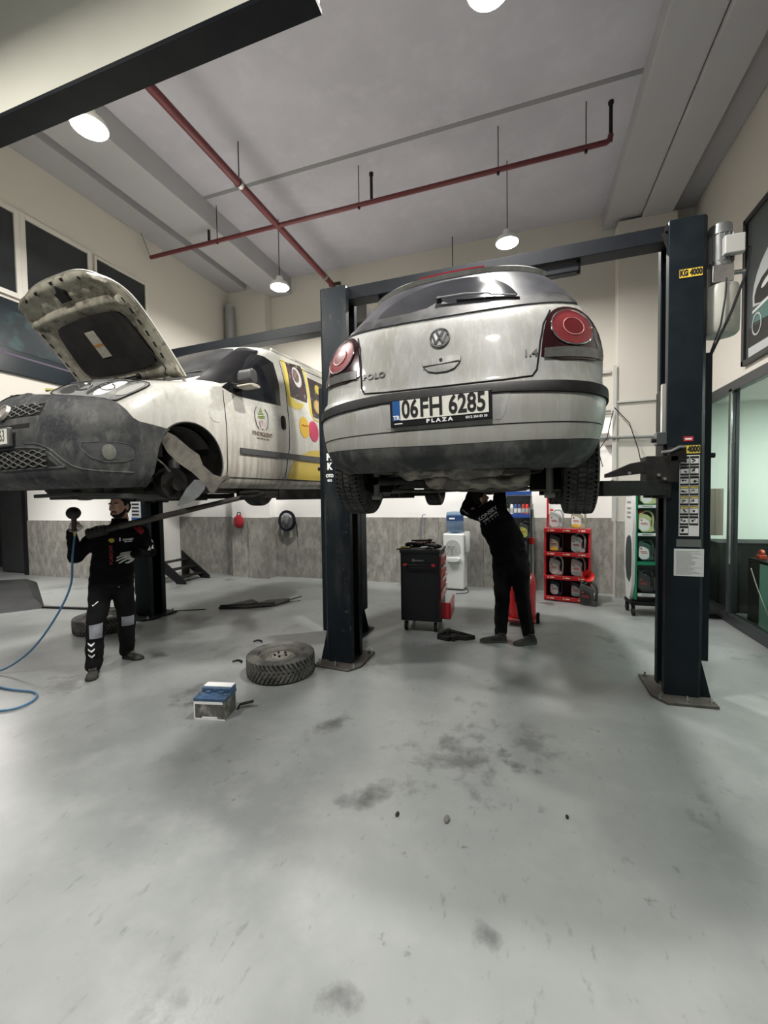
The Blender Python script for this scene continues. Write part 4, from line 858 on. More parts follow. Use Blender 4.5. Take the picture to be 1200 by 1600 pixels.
for s_ in (1, -1):
    S = lambda pts: [(a*s_, b) for a, b in pts]
    patch('fog_light_bezel', V_, S([(.595,.437),(.72,.452),(.86,.450),(.905,.40),(.885,.318),(.70,.305)]), mat('fog_bezel', (.03,.032,.033), .6, var=.5, vscale=15, vcol=(.08,.08,.078)), van, .017, .004, k=1)
    m = M(); o = rnd([(.595,.437),(.72,.452),(.86,.450),(.905,.40),(.885,.318),(.70,.305)], 1); seam(m, V_, S(o+o[:1]), r=.005, off=.016); m.out('fog_light_rim', DARKB, van)
    patch('fog_light', V_, S([(.735,.43),(.775,.435),(.80,.38),(.785,.325),(.745,.325),(.725,.38)]), mat('fog_lens', (.16,.16,.14), .3, var=.5, vscale=30), van, .024, .012, k=1, bulge=.006)
    hl = patch('headlight', V_, S([(.30,.812),(.285,.87),(.33,.925),(.42,.962),(.56,.983),(.72,.965),(.765,.93),(.77,.87),(.745,.80),(.715,.757),(.64,.772),(.5,.785)]), mat('headlight_reflector', (.50,.51,.49), .2, .6, var=.6, vscale=7, vcol=(.10,.10,.10), contrast=(.5,.6)), van, .010, .02, k=1)
    m = M()
    for cq, cz, r in ((.47,.875,.055), (.60,.875,.05)):
        p0, u, v, n = frame_at(V_, s_*cq, cz)
        m.rings([[p0+n*h+(u*cos(2*pi*i/24)+v*sin(2*pi*i/24))*rr for i in range(24)] for rr, h in ((r*.2,.004),(r*.75,.008),(r,.018),(r*1.05,.012))], False)
    m.out('reflector_bowl', CHROME, hl)
    patch('dark_reflector', V_, S([(.36,.82),(.345,.88),(.40,.92),(.46,.93),(.455,.86),(.46,.81)]), mat('lamp_dark_inside', (.05,.05,.05), .3), hl, .013, .004, k=1); patch('dark_reflector', V_, S([(.535,.81),(.53,.93),(.55,.945),(.565,.93),(.56,.80)]), MATS['lamp_dark_inside'], hl, .013, .004, k=1)
    patch('bright_reflector', V_, S([(.57,.79),(.58,.94),(.63,.95),(.655,.90),(.64,.80)]), mat('lamp_bright_inside', (.75,.75,.73), .25), hl, .014, .004, k=1)
    m = M(); seam(m, V_, S([(.34,.91),(.45,.945),(.58,.962),(.68,.95)]), r=.006, off=.018); m.out('lamp_strip', CHROME, hl)
    patch('lamp_end', V_, S([(.68,.80),(.70,.95),(.75,.925),(.755,.87),(.735,.81)]), mat('lamp_end_clear', (.4,.4,.38), .25, coat=.5), hl, .016, .005, k=1)
    m = M(); o = rnd([(.30,.812),(.285,.87),(.33,.925),(.42,.962),(.56,.983),(.72,.965),(.765,.93),(.77,.87),(.745,.80),(.715,.757),(.64,.772),(.5,.785)], 1); seam(m, V_, S(o+o[:1]), r=.005, off=.01); m.out('headlight_seal', GAP, hl)
# badge disc, plate
p0, u, v, n = frame_at(V_, 0.0, .685); m = M()
m.rings([[p0+n*h+(u*cos(2*pi*i/32)+v*sin(2*pi*i/32))*r for i in range(32)] for r, h in ((.001,.03),(.045,.032),(.05,.034),(.056,.045),(.064,.045),(.068,.02))], False); m.out('badge', mat('dusty_badge', (.45,.42,.38), .35, .6), van)
pp = bpy.data.objects.new('number_plate', None); COL.objects.link(pp); pp.parent = van; pp.location = (-.06, -.05, .500)
M().box((-.268,-.004,-.068),(.268,.028,.068)).out('plate_frame', mat('grey_plate_frame', (.10,.10,.095), .5), pp, .008)
M().box((-.258,-.007,-.052),(.258,-.004,.056)).out('plate_sheet', MATS['plate_white'], pp, smooth=0)
q = M(); add_text(q, '163', (.178,-.0075,.004), (1,0,0), (0,0,1), .118, bold=.001, sx=.62); q.out('plate_characters', mat('plate_grey_ink', (.12,.11,.10), .5), pp, smooth=0)
# glass and pillars
patch('windscreen', V_, [(-.645,1.155),(0,1.15),(.645,1.155),(.635,1.40),(.615,1.60),(.55,1.672),(0,1.685),(-.55,1.672),(-.615,1.60),(-.635,1.40)], dull(mat('dusty_windscreen', (.020,.021,.023), .22, var=.6, vscale=3, vcol=(.06,.06,.06)), .3), van, .004, .012, k=1)
patch('windscreen_pillar', V_, [(.635,1.15),(.87,1.128),(.95,1.20),(.93,1.30),(.87,1.42),(.81,1.53),(.81,1.645),(.66,1.682),(.60,1.672),(.615,1.60),(.635,1.40)], dull(mat('black_pillar_trim', (.006,.006,.007), .4), .25), van, .006, .014, k=0, mirror=True)
for sg, F in ((1, VR), (-1, VLf)):
    patch('pillar_trim', F, [(1.34,1.09),(1.5,1.20),(1.62,1.36),(1.76,1.55),(1.90,1.655),(2.02,1.655),(1.97,1.60),(1.84,1.5),(1.70,1.3),(1.70,1.09),(1.45,1.06)], mat('black_pillar_trim', (.015,.015,.016), .35), van, .006, .012, k=0)
    patch('front_side_window', F, [(1.42,1.075),(1.52,1.045),(1.85,1.06),(2.21,1.075),(2.23,1.32),(2.19,1.56),(2.05,1.59),(1.89,1.575),(1.77,1.48),(1.60,1.27)], GLASS, van, .009, .012, k=0)
    patch('body_side_strip', F, [(1.52,.475),(1.52,.53),(3.2,.545),(3.2,.475)], mat('grey_rub_strip', (.07,.072,.075), .5), van, .018, .018, k=0)
    patch('fuel_flap', F, [(1.16,.74),(1.14,.85),(1.28,.85),(1.30,.74)], VANW, van, .003, .004, k=1)
    for pts in ([(1.35,1.06),(1.34,.95),(1.35,.6),(1.36,.23)], [(2.33,1.62),(2.36,1.3),(2.34,1.06),(2.31,.6),(2.24,.25)], [(1.36,.235),(2.24,.235)], [(3.35,1.6),(3.35,.25)], [(2.26,.235),(3.34,.235)], [(2.35,1.64),(3.3,1.65)]): gap(pts, r=.004, sh=F, par=van)
    hd = patch('door_handle', F, [(2.19,.80),(2.17,.87),(2.19,.955),(2.235,.955),(2.25,.87),(2.235,.80)], BLACK, van, .022, .02, k=1, bulge=.01)
    # mirror
    mx = lambda a, b: (min(sg*a, sg*b), max(sg*a, sg*b))
    a, b = mx(.93, 1.10); M().prism(rnd([(1.47,1.13),(1.47,1.27),(1.54,1.285),(1.58,1.25),(1.58,1.13)], 1), 'x', a, b).out('door_mirror', mat('black_mirror_cap', (.02,.02,.021), .45), van, .02)
    a, b = mx(.945, 1.12); M().prism(rnd([(1.45,1.095),(1.45,1.13),(1.58,1.135),(1.60,1.095)], 1), 'x', a, b).out('mirror_indicator', mat('dusty_indicator_lens', (.34,.32,.26), .35), van, .008)
    a, b = mx(.80, .95); M().box((a, 1.49, 1.10), (b, 1.58, 1.16)).out('mirror_arm', BLACK, van, .01)
# wrap graphics on the image-right flank
patch('yellow_wrap', VR, [(2.37,1.655),(2.44,1.66),(2.47,1.22),(2.54,1.18),(2.70,1.185),(2.64,1.12),(2.52,1.085),(2.37,1.10),(2.36,1.3)], YEL, van, .003, .003, k=0)
patch('yellow_wrap', VR, [(2.81,1.67),(2.85,1.67),(2.85,1.2),(2.86,1.03),(3.2,1.0),(3.2,.98),(2.86,1.01),(2.80,1.10),(2.81,1.4)], YEL, van, .003, .003, k=0)
patch('ochre_wrap', VR, [(2.30,.245),(2.33,.38),(2.45,.50),(2.7,.60),(3.0,.64),(3.33,.66),(3.33,.24)], ORG, van, .003, .003, k=0)
FOOD = layered('dark_food_photo_print', (.03,.025,.025), .3, [((.30,.26,.24), .9, 9, .60, .66, None), ((.09,.03,.04), .8, 7, .5, .6, None), ((.5,.42,.2), .8, 13, .66, .70, None)])
for nm, pts in (('side_glass_print', [(2.46,1.645),(2.78,1.685),(2.785,1.30),(2.76,1.215),(2.43,1.225)]), ('rear_glass_print', [(2.87,1.56),(3.22,1.55),(3.22,1.04),(2.86,1.055)])):
    sgp = patch(nm, VR, pts, FOOD, van, .006, .008, k=0)
    if nm[0] == 'r':
        C = lambda cy, cz, r, n=20: [(cy+r*cos(2*pi*i/n), cz+r*1.05*sin(2*pi*i/n)) for i in range(n)]
        patch('printed_orange', VR, C(2.99,1.20,.085), mat('print_orange', (.62,.38,.10), .4), sgp, .008, .002, k=0); patch('printed_orange_flesh', VR, C(2.99,1.20,.065), mat('print_orange_in', (.66,.47,.18), .4, var=.5, vscale=30, vcol=(.7,.6,.35)), sgp, .010, .002, k=0)
        patch('printed_lemon', VR, C(3.05,1.44,.06), YEL, sgp, .008, .002, k=0)
    else:
        C = lambda cy, cz, r, n=20: [(cy+r*cos(2*pi*i/n), cz+r*1.4*sin(2*pi*i/n)) for i in range(n)]
        patch('printed_plate', VR, C(2.62,1.50,.09), mat('print_white', (.55,.54,.52), .4), sgp, .008, .002, k=0); patch('printed_food', VR, C(2.60,1.51,.06), mat('print_brown', (.06,.03,.03), .4, var=.6, vscale=30, vcol=(.3,.2,.15)), sgp, .010, .002, k=0)
C = lambda cy, cz, r, n=28: [(cy+r*cos(2*pi*i/n), cz+r*1.25*sin(2*pi*i/n)) for i in range(n)]
patch('yellow_disc_logo', VR, C(2.635,.885,.105), mat('disc_amber', (.75,.47,.04), .4), van, .004, .003, k=0); patch('magenta_disc_logo', VR, C(2.83,.86,.105), mat('disc_magenta', (.52,.03,.10), .4), van, .0055, .003, k=0)
q = M()
seam(q, VR, [(2.57,.90),(2.60,.915),(2.63,.895),(2.66,.915),(2.70,.905),(2.73,.92)], r=.004, off=.006); q.out('disc_lettering', mat('disc_red_ink', (.5,.05,.03), .5), van)
# ice-cream cup emblem and name on the door
for nm, pts, mm in (('emblem_cup', [(1.805,.845),(1.90,.85),(1.885,.755),(1.83,.752)], mat('emblem_red', (.28,.05,.05), .5)), ('emblem_cream', [(1.79,.865),(1.91,.875),(1.90,.91),(1.87,.95),(1.855,1.0),(1.84,.955),(1.81,.915)], mat('emblem_green', (.22,.30,.08), .5))):
    patch(nm, VR, pts, mm, van, .004, .003, k=1)
q = M()
for i in range(5): seam(q, VR, [(1.815+i*.018,.845),(1.835+i*.011,.757)], r=.003, off=.006)
seam(q, VR, [(1.795,.885),(1.85,.90),(1.905,.905)], r=.004, off=.006); seam(q, VR, [(1.80,.915),(1.85,.925),(1.89,.935)], r=.004, off=.006); q.out('emblem_lines', PRINTW, van)
q = M(); seam(q, VR, [(1.79,.98),(1.755,.93),(1.75,.86),(1.77,.79),(1.80,.75)], r=.005, off=.004); seam(q, VR, [(1.92,.98),(1.955,.93),(1.955,.86),(1.94,.79),(1.91,.76)], r=.005, off=.004); q.out('emblem_wreath', mat('emblem_grey', (.12,.12,.12), .5), van)
q = M(); surf_text(q, VR, 'FINDIKKENT', 1.855, .70, .062, bold=.0005, sx=.9, off=.005); surf_text(q, VR, 'PASTANE & CAFE', 1.855, .655, .026, off=.005); q.out('door_lettering', mat('brown_lettering', (.16,.11,.08), .5), van, smooth=0)
# bonnet held open
def hoodp(u, v, h_=0.0):
    th = rad(52); w_ = .72+(.70-.72)*v**1.5; x = u*w_; s = 1.0*v-.1*abs(u)**3*v**3-.03*(1-abs(u)**8)*0; hh = -.1*v**2.2-.05*u*u-.05*max(0, v-.85)/.15*0+h_
    # rounded front corners
    x *= 1-.22*max(0, (v-.6)/.4)**3
    return Vector((x, 1.10-s*cos(th)+hh*sin(th), 1.17+s*sin(th)+hh*cos(th)))
def hsheet(u0, u1, v0, v1, h0, h1, nu=28, nv=24, hf=None):
    m = M(); A = []; B = []
    for j in range(nv+1):
        for i in range(nu+1):
            u = u0+(u1-u0)*i/nu; v = v0+(v1-v0)*j/nv; d = hf(u, v) if hf else 0
            A.append(hoodp(u, v, h0)); B.append(hoodp(u, v, h1+d))
    n = len(A); fs = []; W = nu+1
    for j in range(nv):
        for i in range(nu):
            a = j*W+i; fs.append((a, a+1, a+W+1, a+W)); fs.append((n+a, n+a+W, n+a+W+1, n+a+1))
    rim = [i for i in range(nu)]+[nu+j*W for j in range(nv)]+[nv*W+i for i in range(nu, 0, -1)]+[j*W for j in range(nv, 0, -1)]
    for a, b in zip(rim, rim[1:]+rim[:1]): fs.append((a, b, n+b, n+a))
    m.add(A+B, fs); return m
hood = hsheet(-1, 1, 0, 1, .012, 0.0).out('bonnet', VANW, van, smooth=50)
def ribf(u, v):
    a = abs(u); d = 0
    d -= .035*max(0, 1-abs(a-.86)/.10)**.5 if a > .72 else 0
    d -= .03*max(0, 1-abs(v-.07)/.06)**.5
    d -= .045*max(0, 1-abs(v-.72)/.05)**.5 if a < .86 else 0
    d -= .03*max(0, 1-abs(v-.93)/.05)**.5 if a < .92 else 0
    d -= .012*(1+sin(u*22))*max(0, 1-abs(v-.83)/.09) if a < .85 else 0
    return d
UND = layered('dirty_cream_bonnet_underside', (.36,.34,.27), .5, [((.15,.13,.095), .9, 4, .44, .62, None), ((.07,.06,.045), .9, 12, .56, .68, None), ((.46,.44,.37), .4, 25, .5, .6, None)])
hsheet(-.985, .985, .01, .985, 0.0, -.012, 60, 60, ribf).out('bonnet_inner_frame', UND, hood, smooth=50)
INS = mat('black_sound_insulation', (.014,.014,.013), .95, bump=.3, bscale=60, var=.4, vscale=6, vcol=(.05,.045,.04))
m = M(); pts = rnd([(-.66,.16),(-.72,.24),(-.66,.60),(-.5,.65),(.5,.65),(.66,.60),(.72,.24),(.66,.16),(.3,.135),(-.3,.135)], 2); A = [hoodp(a, b, -.040) for a, b in pts]; B = [hoodp(a, b, -.014) for a, b in pts]
bm_ = bmesh.new(); vs = [bm_.verts.new((a, b, 0)) for a, b in pts]; bm_.faces.new(vs)
for k in range(-7, 8): bmesh.ops.bisect_plane(bm_, geom=bm_.verts[:]+bm_.edges[:]+bm_.faces[:], plane_co=(k*.1,0,0), plane_no=(1,0,0), dist=1e-5)
for k in range(1, 8): bmesh.ops.bisect_plane(bm_, geom=bm_.verts[:]+bm_.edges[:]+bm_.faces[:], plane_co=(0,k*.1,0), plane_no=(0,1,0), dist=1e-5)
bm_.verts.index_update(); vv = [(v.co.x, v.co.y) for v in bm_.verts]; ff = [tuple(v.index for v in f.verts) for f in bm_.faces]; be = [(e.verts[0].index, e.verts[1].index) for e in bm_.edges if len(e.link_faces) == 1]; bm_.free(); nA = len(vv)
m.add([hoodp(a, b, -.042) for a, b in vv]+[hoodp(a, b, -.012) for a, b in vv], ff+[tuple(i+nA for i in reversed(f)) for f in ff]+[(a, b, b+nA, a+nA) for a, b in be]); m.out('sound_insulation', INS, hood, smooth=35)
def hquad(name, pts, mt, h0, h1, par=hood):
    n = len(pts); M().add([hoodp(a, b, h0) for a, b in pts]+[hoodp(a, b, h1) for a, b in pts], [tuple(range(n)), tuple(range(2*n-1, n-1, -1))]+[(i, (i+1) % n, n+(i+1) % n, n+i) for i in range(n)]).out(name, mt, par, smooth=0)
hquad('service_sticker', [(-.20,.30),(-.02,.30),(-.02,.54),(-.20,.54)], mat('sticker_cream', (.52,.50,.44), .5, var=.5, vscale=25, vcol=(.35,.3,.22)), -.042, -.046)
hquad('sticker_band', [(-.20,.40),(-.02,.40),(-.02,.425),(-.20,.425)], mat('sticker_orange', (.5,.25,.06), .5), -.046, -.048)
hquad('latch_opening', [(-.16,.80),(.0,.80),(.02,.88),(-.02,.89),(-.06,.93),(-.12,.88),(-.18,.88)], HOLE, -.02, -.048)
k = 0
for s_ in (1, -1):
    for i, v0 in enumerate((.2, .3, .4, .5, .6, .7)): hquad('frame_slot', [(s_*(.865), v0), (s_*.885, v0), (s_*.89, v0+.045), (s_*.87, v0+.045)], HOLE, -.02, -.050)
for a, b in ((-.5,.935),(.5,.935),(-.1,.955),(.15,.955),(-.75,.93),(.72,.06),(-.8,.1)): hquad('frame_hole', [(a-.02,b-.012),(a+.02,b-.012),(a+.02,b+.012),(a-.02,b+.012)], HOLE, -.02, -.046)
m = M(); m.tube([hoodp(-.22,.075,-.05), hoodp(.0,.08,-.055), hoodp(.22,.085,-.05)], .008, 6)
for a in (-.22, .22): m.sph(hoodp(a,.08,-.05), .026, 10)
m.out('washer_hose', BLACK, hood)
for s_ in (1, -1):
    M().beam(Vector((s_*.69,1.12,1.06)), hoodp(s_*.93,.16,-.03), .03, .008, up=(1,0,0)).out('bonnet_hinge', UND, van)
M().tube([(.66,.88,1.04), (.60,.95,1.2), hoodp(.70,.3,-.04)], .006, 8).out('bonnet_stay', BLK2, van)
# engine bay
m = M(); m.box((-.5,.5,.5),(.3,.9,.84)).box((-.62,.36,.5),(.62,.42,.80)); m.out('engine', BLK2, van, .02)
M().box((-.33,.30,.84),(.33,.36,.875)).cyl((.12,.28,.87),(.12,.28,.905),.03,n=14).out('front_crossmember', BLK2, van, .005)
M().cyl((.12,.28,.905),(.12,.28,.92),.034,n=16).out('filler_cap', mat('yellow_cap', (.55,.5,.15), .4), van)
M().box((.35,.60,.62),(.6,.95,.95)).out('expansion_tank', mat('dirty_tank', (.3,.3,.26), .5), van, .02)
# running gear seen under the body
for y_ in (3.69,):
    for s_ in (1, -1): wheel(van, (s_*.78, y_, .22), s_, W=.195, Ro=.32, Ri=.195)
m = M(); m.tube([(-.7,3.69,.16),(0,3.75,.13),(.7,3.69,.16)], .045, 10).tube([(-.1,.9,.13),(-.1,3.2,.12)], .03, 10).box((-.62,1.3,.10),(-.5,3.3,.16)).box((.5,1.3,.10),(.62,3.3,.16)).box((-.4,.5,.04),(.4,.95,.16)); m.out('underbody', GRIME, van, .01)
M().sph((-.42,.72,.145), (.24,.22,.10), 14).cyl((-.55,.72,.12),(-.3,.72,.12),.08,n=16).out('gearbox', BLK2, van)
m = M(); m.beam((-.2,.30,.07),(.20,.62,.10),.07,.03).beam((.30,.35,.08),(.62,.95,.05),.06,.04); m.out('subframe_arm', mat('grey_dirty_arm', (.09,.09,.085), .6, .3), van, .006)
for s_ in (1, -1):
    M().cyl((s_*.58,.94,.17),(s_*.68,.94,.17),.14,n=28).cyl((s_*.68,.94,.17),(s_*.73,.94,.17),.065,n=20).out('brake_hub', BLK2, van)
    M().cyl((s_*.62,.98,.2),(s_*.55,1.02,.66),.03,n=14).cyl((s_*.61,.985,.30),(s_*.585,1.0,.44),.055,n=14).out('strut', mat('dark_strut', (.05,.05,.05), .5, .3), van)
    M().tube([(s_*.3,.85,.10),(s_*.45,.9,.12),(s_*.62,.94,.12)], .04, 10).tube([(s_*.2,.94,.17),(s_*.6,.94,.17)], .022, 10).out('control_arm', BLK2, van)
    M().tube([(s_*.60,.80,.50),(s_*.66,.78,.38),(s_*.70,.82,.33),(s_*.70,.88,.27)], .009, 7).out('brake_hose', mat('dirty_hose', (.12,.11,.10), .6), van)
# torn wheel arch liner hanging from the front left arch
LIN = mat('dusty_arch_liner', (.19,.175,.145), .8, var=.7, vscale=10, vcol=(.07,.065,.06), bump=.2)
def ribbon(name, rows, mt, t=.004):
    """rows of points across; built as a thin shell"""
    A = [Vector(p) for r in rows for p in r]; W = len(rows[0]); R_ = len(rows); n = len(A)
    nrm = (A[1]-A[0]).cross(A[W]-A[0]).normalized()*t; fs = []
    for j in range(R_-1):
        for i in range(W-1):
            a = j*W+i; fs.append((a, a+1, a+W+1, a+W)); fs.append((n+a, n+a+W, n+a+W+1, n+a+1))
    rim = [i for i in range(W-1)]+[W-1+j*W for j in range(R_-1)]+[(R_-1)*W+i for i in range(W-1, 0, -1)]+[j*W for j in range(R_-1, 0, -1)]
    for a, b in zip(rim, rim[1:]+rim[:1]): fs.append((a, b, n+b, n+a))
    return M().add(A+[p+nrm for p in A], fs).out(name, mt, van, smooth=60)
rows = []
for i in range(15):
    a = rad(28+i*(150-28)/14); y_ = .94-.33*cos(a); z_ = .33+.33*sin(a); rows.append([(x, y_, z_) for x in (.52, .62, .72, .80)])
ribbon('arch_liner', rows, mat('dark_arch_liner', (.05,.048,.045), .8, var=.6, vscale=8, vcol=(.12,.11,.10)))
ribbon('loose_liner', [[(.84,.67,.58),(.86,.70,.60)],[(.84,.70,.50),(.88,.80,.56)],[(.84,.75,.42),(.89,.93,.47)],[(.85,.84,.34),(.90,1.02,.42)],[(.86,.98,.26),(.90,1.06,.33)],[(.87,1.10,.16),(.91,1.17,.25)],[(.88,1.16,.07),(.91,1.26,.23)],[(.88,1.22,.09),(.91,1.34,.26)],[(.885,1.28,.17),(.905,1.38,.22)]], LIN, .006)
ribbon('torn_liner_flap', [[(.86,1.00,.20),(.87,1.12,.20)],[(.85,.92,.12),(.87,1.10,.12)],[(.84,.86,.03),(.86,1.04,.05)],[(.83,.84,-.03),(.85,.96,.00)]], mat('grey_torn_flap', (.13,.14,.14), .7, var=.5, vscale=9, vcol=(.06,.06,.06)), .006)
m = M(); o_ = [(y_, z_) for y_, z_ in [(.94-.36*cos(rad(a)), .33+.36*sin(rad(a))) for a in range(-16, 197, 6)]]
seam(m, VR, o_, r=.007, off=-.002); m.out('arch_edge', DARKB, van); m = M(); seam(m, VLf, o_, r=.007, off=-.002); m.out('arch_edge', DARKB, van)
m = M()
for s_ in (1, -1): m.tube([(s_*.68,2.3,1.765),(s_*.66,3.2,1.775),(s_*.66,4.0,1.77)], .014, 8)
m.out('roof_rail', VANW, van)
M().tube([(-.1,2.25,1.78),(-.1,2.45,1.93)], .004, 6).out('aerial', BLACK, van)
m = M()
for a, b, zz in ((-.5,-.02,1.2),(.1,.6,1.2)): m.tube([Vector(V_.P(q_, z_))+V_.N(q_, z_)*.016 for q_, z_ in ((a,1.16),(a+.15,1.20),(b,1.26))], .006, 6)
m.out('wipers', BLACK, van)
# ================================================================== people
from mathutils.bvhtree import BVHTree
def bvh_of(o):
    me = o.data; return BVHTree.FromPolygons([v.co.copy() for v in me.vertices], [tuple(p_.vertices) for p_ in me.polygons])
def decal(name, bvh, polys, mt, par, D, U=(1,0,0), V=(0,0,1), O=(0,0,0), off=.003, th=.003, g=.02, kind=None):
    """shape laid on a garment by casting along D"""
    D, U, V, O = Vector(D), Vector(U), Vector(V), Vector(O); m = M()
    for poly in polys:
        bm = bmesh.new(); bm.faces.new([bm.verts.new((a, b, 0)) for a, b in poly])
        xs = [a for a, b in poly]; ys = [b for a, b in poly]
        if g:
            for c in range(int(min(xs)/g)-1, int(max(xs)/g)+2): bmesh.ops.bisect_plane(bm, geom=bm.verts[:]+bm.edges[:]+bm.faces[:], plane_co=(c*g,0,0), plane_no=(1,0,0), dist=1e-6)
            for c in range(int(min(ys)/g)-1, int(max(ys)/g)+2): bmesh.ops.bisect_plane(bm, geom=bm.verts[:]+bm.edges[:]+bm.faces[:], plane_co=(0,c*g,0), plane_no=(0,1,0), dist=1e-6)
        bm.verts.index_update(); A = []; ok = True
        for v in bm.verts:
            p0 = O+U*v.co.x+V*v.co.y; h = bvh.ray_cast(p0-D*1.0, D)
            if h[0] is None: ok = False; break
            A.append(h[0]-D*off)
        if ok:
            n = len(A); fs = [tuple(v.index for v in f.verts) for f in bm.faces]; be = [(e.verts[0].index, e.verts[1].index) for e in bm.edges if len(e.link_faces) == 1]
            m.add(A+[p+D*th for p in A], fs+[tuple(i+n for i in reversed(f)) for f in fs]+[(a, b, b+n, a+n) for a, b in be])
        bm.free()
    if m.v: return m.out(name, mt, par, smooth=0)
def decal_text(name, bvh, s, mt, par, D, O, size, ang=0, U=(1,0,0), V=(0,0,1), bold=.001, sx=1.0, off=.004):
    D, U, V, O = Vector(D), Vector(U), Vector(V), Vector(O); vs, fs = text_mesh(s, size, 0.0, bold, sx); A = []
    for v in vs:
        a = v[0]*cos(ang)-v[1]*sin(ang); b = v[0]*sin(ang)+v[1]*cos(ang); h = bvh.ray_cast(O+U*a+V*b-D*1.0, D)
        A.append((h[0] if h[0] else O)-D*off)
    m = M(); m.add(A, fs); return m.out(name, mt, par, smooth=0)
def caps(m, pts, rs, n=14):
    """tapered limb with rounded joints"""
    for p, r in zip(pts, rs): m.sph(p, r, n)
    for (a, b), (r0, r1) in zip(zip(pts, pts[1:]), zip(rs, rs[1:])): m.cyl(a, b, r0, r1, n=n)
    return m
def torso(m, secs, n=24):
    """sections: centre, lateral axis, depth axis, rx, ry"""
    rings = []
    for c, lx, rx, ry in secs:
        c = Vector(c); lx = Vector(lx).normalized(); dy = Vector((0,1,0)); rings.append([c+lx*rx*cos(2*pi*i/n)+dy*ry*sin(2*pi*i/n) for i in range(n)])
    m.rings(rings, True); return m
def hand(m, w, d, n, r=1.0, curl=(15,25,20), thumb=1, spread=6, scale=1.0):
    """palm, four fingers and thumb; w wrist, d towards the fingers, n out of the palm"""
    w, d, n = Vector(w), Vector(d).normalized(), Vector(n); n = (n-d*n.dot(d)).normalized(); s = d.cross(n)*thumb; k = scale
    Rm = Matrix((s, d, n)).transposed()
    m.sph(w+d*.045*k, (.040*k, .052*k, .017*k), 14, R=Rm); m.sph(w+d*.065*k+s*.005, (.041*k, .03*k, .015*k), 12, R=Rm); m.cyl(w-d*.02, w+d*.03*k, .027*k, .030*k, n=12)
    L = ((.030, .026, .022), (.036, .029, .024), (.033, .028, .023), (.025, .020, .019))
    for i in range(4):
        off = (.030-.020*i)*k; base = w+d*(.086-(.006 if i in (0, 3) else 0)-(.006 if i == 3 else 0))*k+s*off
        a = rad(spread*(1.5-i)); dd = (d*cos(a)+s*sin(a)).normalized(); ang = 0; p = base; pts = [base-d*.02*k]; pts.append(base)
        for j in range(3):
            ang += rad(curl[j]+i*3); q = dd*cos(ang)+n*sin(ang); p = p+q*L[i][j]*k*1.05; pts.append(p)
        caps(m, pts, [.010*k, .0098*k, .009*k, .0082*k, .0072*k], 10)
    base = w+d*.022*k+s*.028*k; t1 = base+(s*.62+d*.6+n*.35).normalized()*.035*k; t2 = t1+(s*.25+d*.85+n*.5).normalized()*.030*k; t3 = t2+(d*.8+n*.65-s*.1).normalized()*.022*k
    caps(m, [w+d*.02*k+s*.012*k, base, t1, t2, t3], [.016*k, .015*k, .0115*k, .0105*k, .0088*k], 10)
    return m
def foot(m, heel, toe, k=1.0):
    h, t = Vector(heel), Vector(toe); d = (t-h); L = d.length; d.normalize(); s = Vector((-d.y, d.x, 0)); up = Vector((0,0,1))
    prof = [(-.01,.03,.055,.030),(.0,.036,.075,.036),(.12,.038,.085,.04),(.30,.038,.085,.044),(.45,.042,.065,.042),(.65,.048,.055,.034),(.82,.046,.045,.028),(.94,.036,.035,.022),(1.0,.02,.022,.014)]
    rings = []
    for u, wd, ht, _ in prof:
        c = h+d*L*u; ring = []
        for j in range(16):
            a = 2*pi*j/16; x = cos(a)*wd*k; z = ht/2+sin(a)*ht/2*(1.0); z = max(z, .004); ring.append(c+s*x+up*z)
        rings.append(ring)
    m.rings(rings, True); return m
def shoe_sole(par, heel, toe, k, mt):
    h, t = Vector(heel), Vector(toe); d = (t-h); L = d.length; d.normalize(); s = Vector((-d.y, d.x, 0)); R = []
    for u, wd in ((-.03,.022),(.0,.035),(.12,.042),(.3,.040),(.5,.043),(.7,.052),(.88,.048),(.97,.034),(1.03,.016)): R.append((h+d*L*u, wd*k))
    L_ = [c+s*w_ for c, w_ in R]; R_ = [c-s*w_ for c, w_ in reversed(R)]; P_2 = [(p.x, p.y) for p in L_+R_]
    M().prism(P_2, 'z', .001, .024).out('shoe_sole', mt, par, .006)
    m = M()
    for u in (.38,.46,.54): c = h+d*L*u+Vector((0,0,.078-.05*(u-.38))); m.tube([c-s*.03, c+Vector((0,0,.006)), c+s*.03], .004, 6)
    m.out('laces', mat('pale_laces', (.10,.10,.095), .7), par)
def build_head(c, rz, tilt, body, T):
    """head in its own frame facing -y; adds to the body mesh and returns a placer"""
    Rm = Matrix.Rotation(rz, 3, 'Z') @ Matrix.Rotation(tilt, 3, 'X'); c = Vector(c)
    def W(p): return c+Rm @ Vector(p)
    def el(m, p, r): m.sph(W(p), r, 16, R=Rm)
    el(body, (0, .012, .030), (.076, .094, .088)); el(body, (0, -.012, -.01), (.068, .080, .085)); el(body, (0, -.028, -.062), (.050, .056, .048)); el(body, (0, -.060, -.088), (.026, .022, .020))
    for s_ in (1, -1):
        el(body, (s_*.036, -.066, -.022), (.022, .018, .022)); el(body, (s_*.030, -.078, .030), (.026, .012, .010)); el(body, (s_*.074, .012, -.01), (.010, .020, .032)); el(body, (s_*.079, .018, .0), (.006, .014, .020))
    body.tube([W((0,-.082,.018)), W((0,-.096,-.005)), W((0,-.108,-.024)), W((0,-.094,-.034))], [.008,.011,.0145,.009], 10)
    for s_ in (1, -1): el(body, (s_*.011, -.094, -.027), (.009, .011, .008))
    el(body, (0, -.083, -.052), (.022, .012, .007)); el(body, (0, -.081, -.062), (.019, .012, .007))
    body.tube([W((0, .02, -.05)), W((0, .03, -.15))], [.052, .058], 14)
    return W, Rm
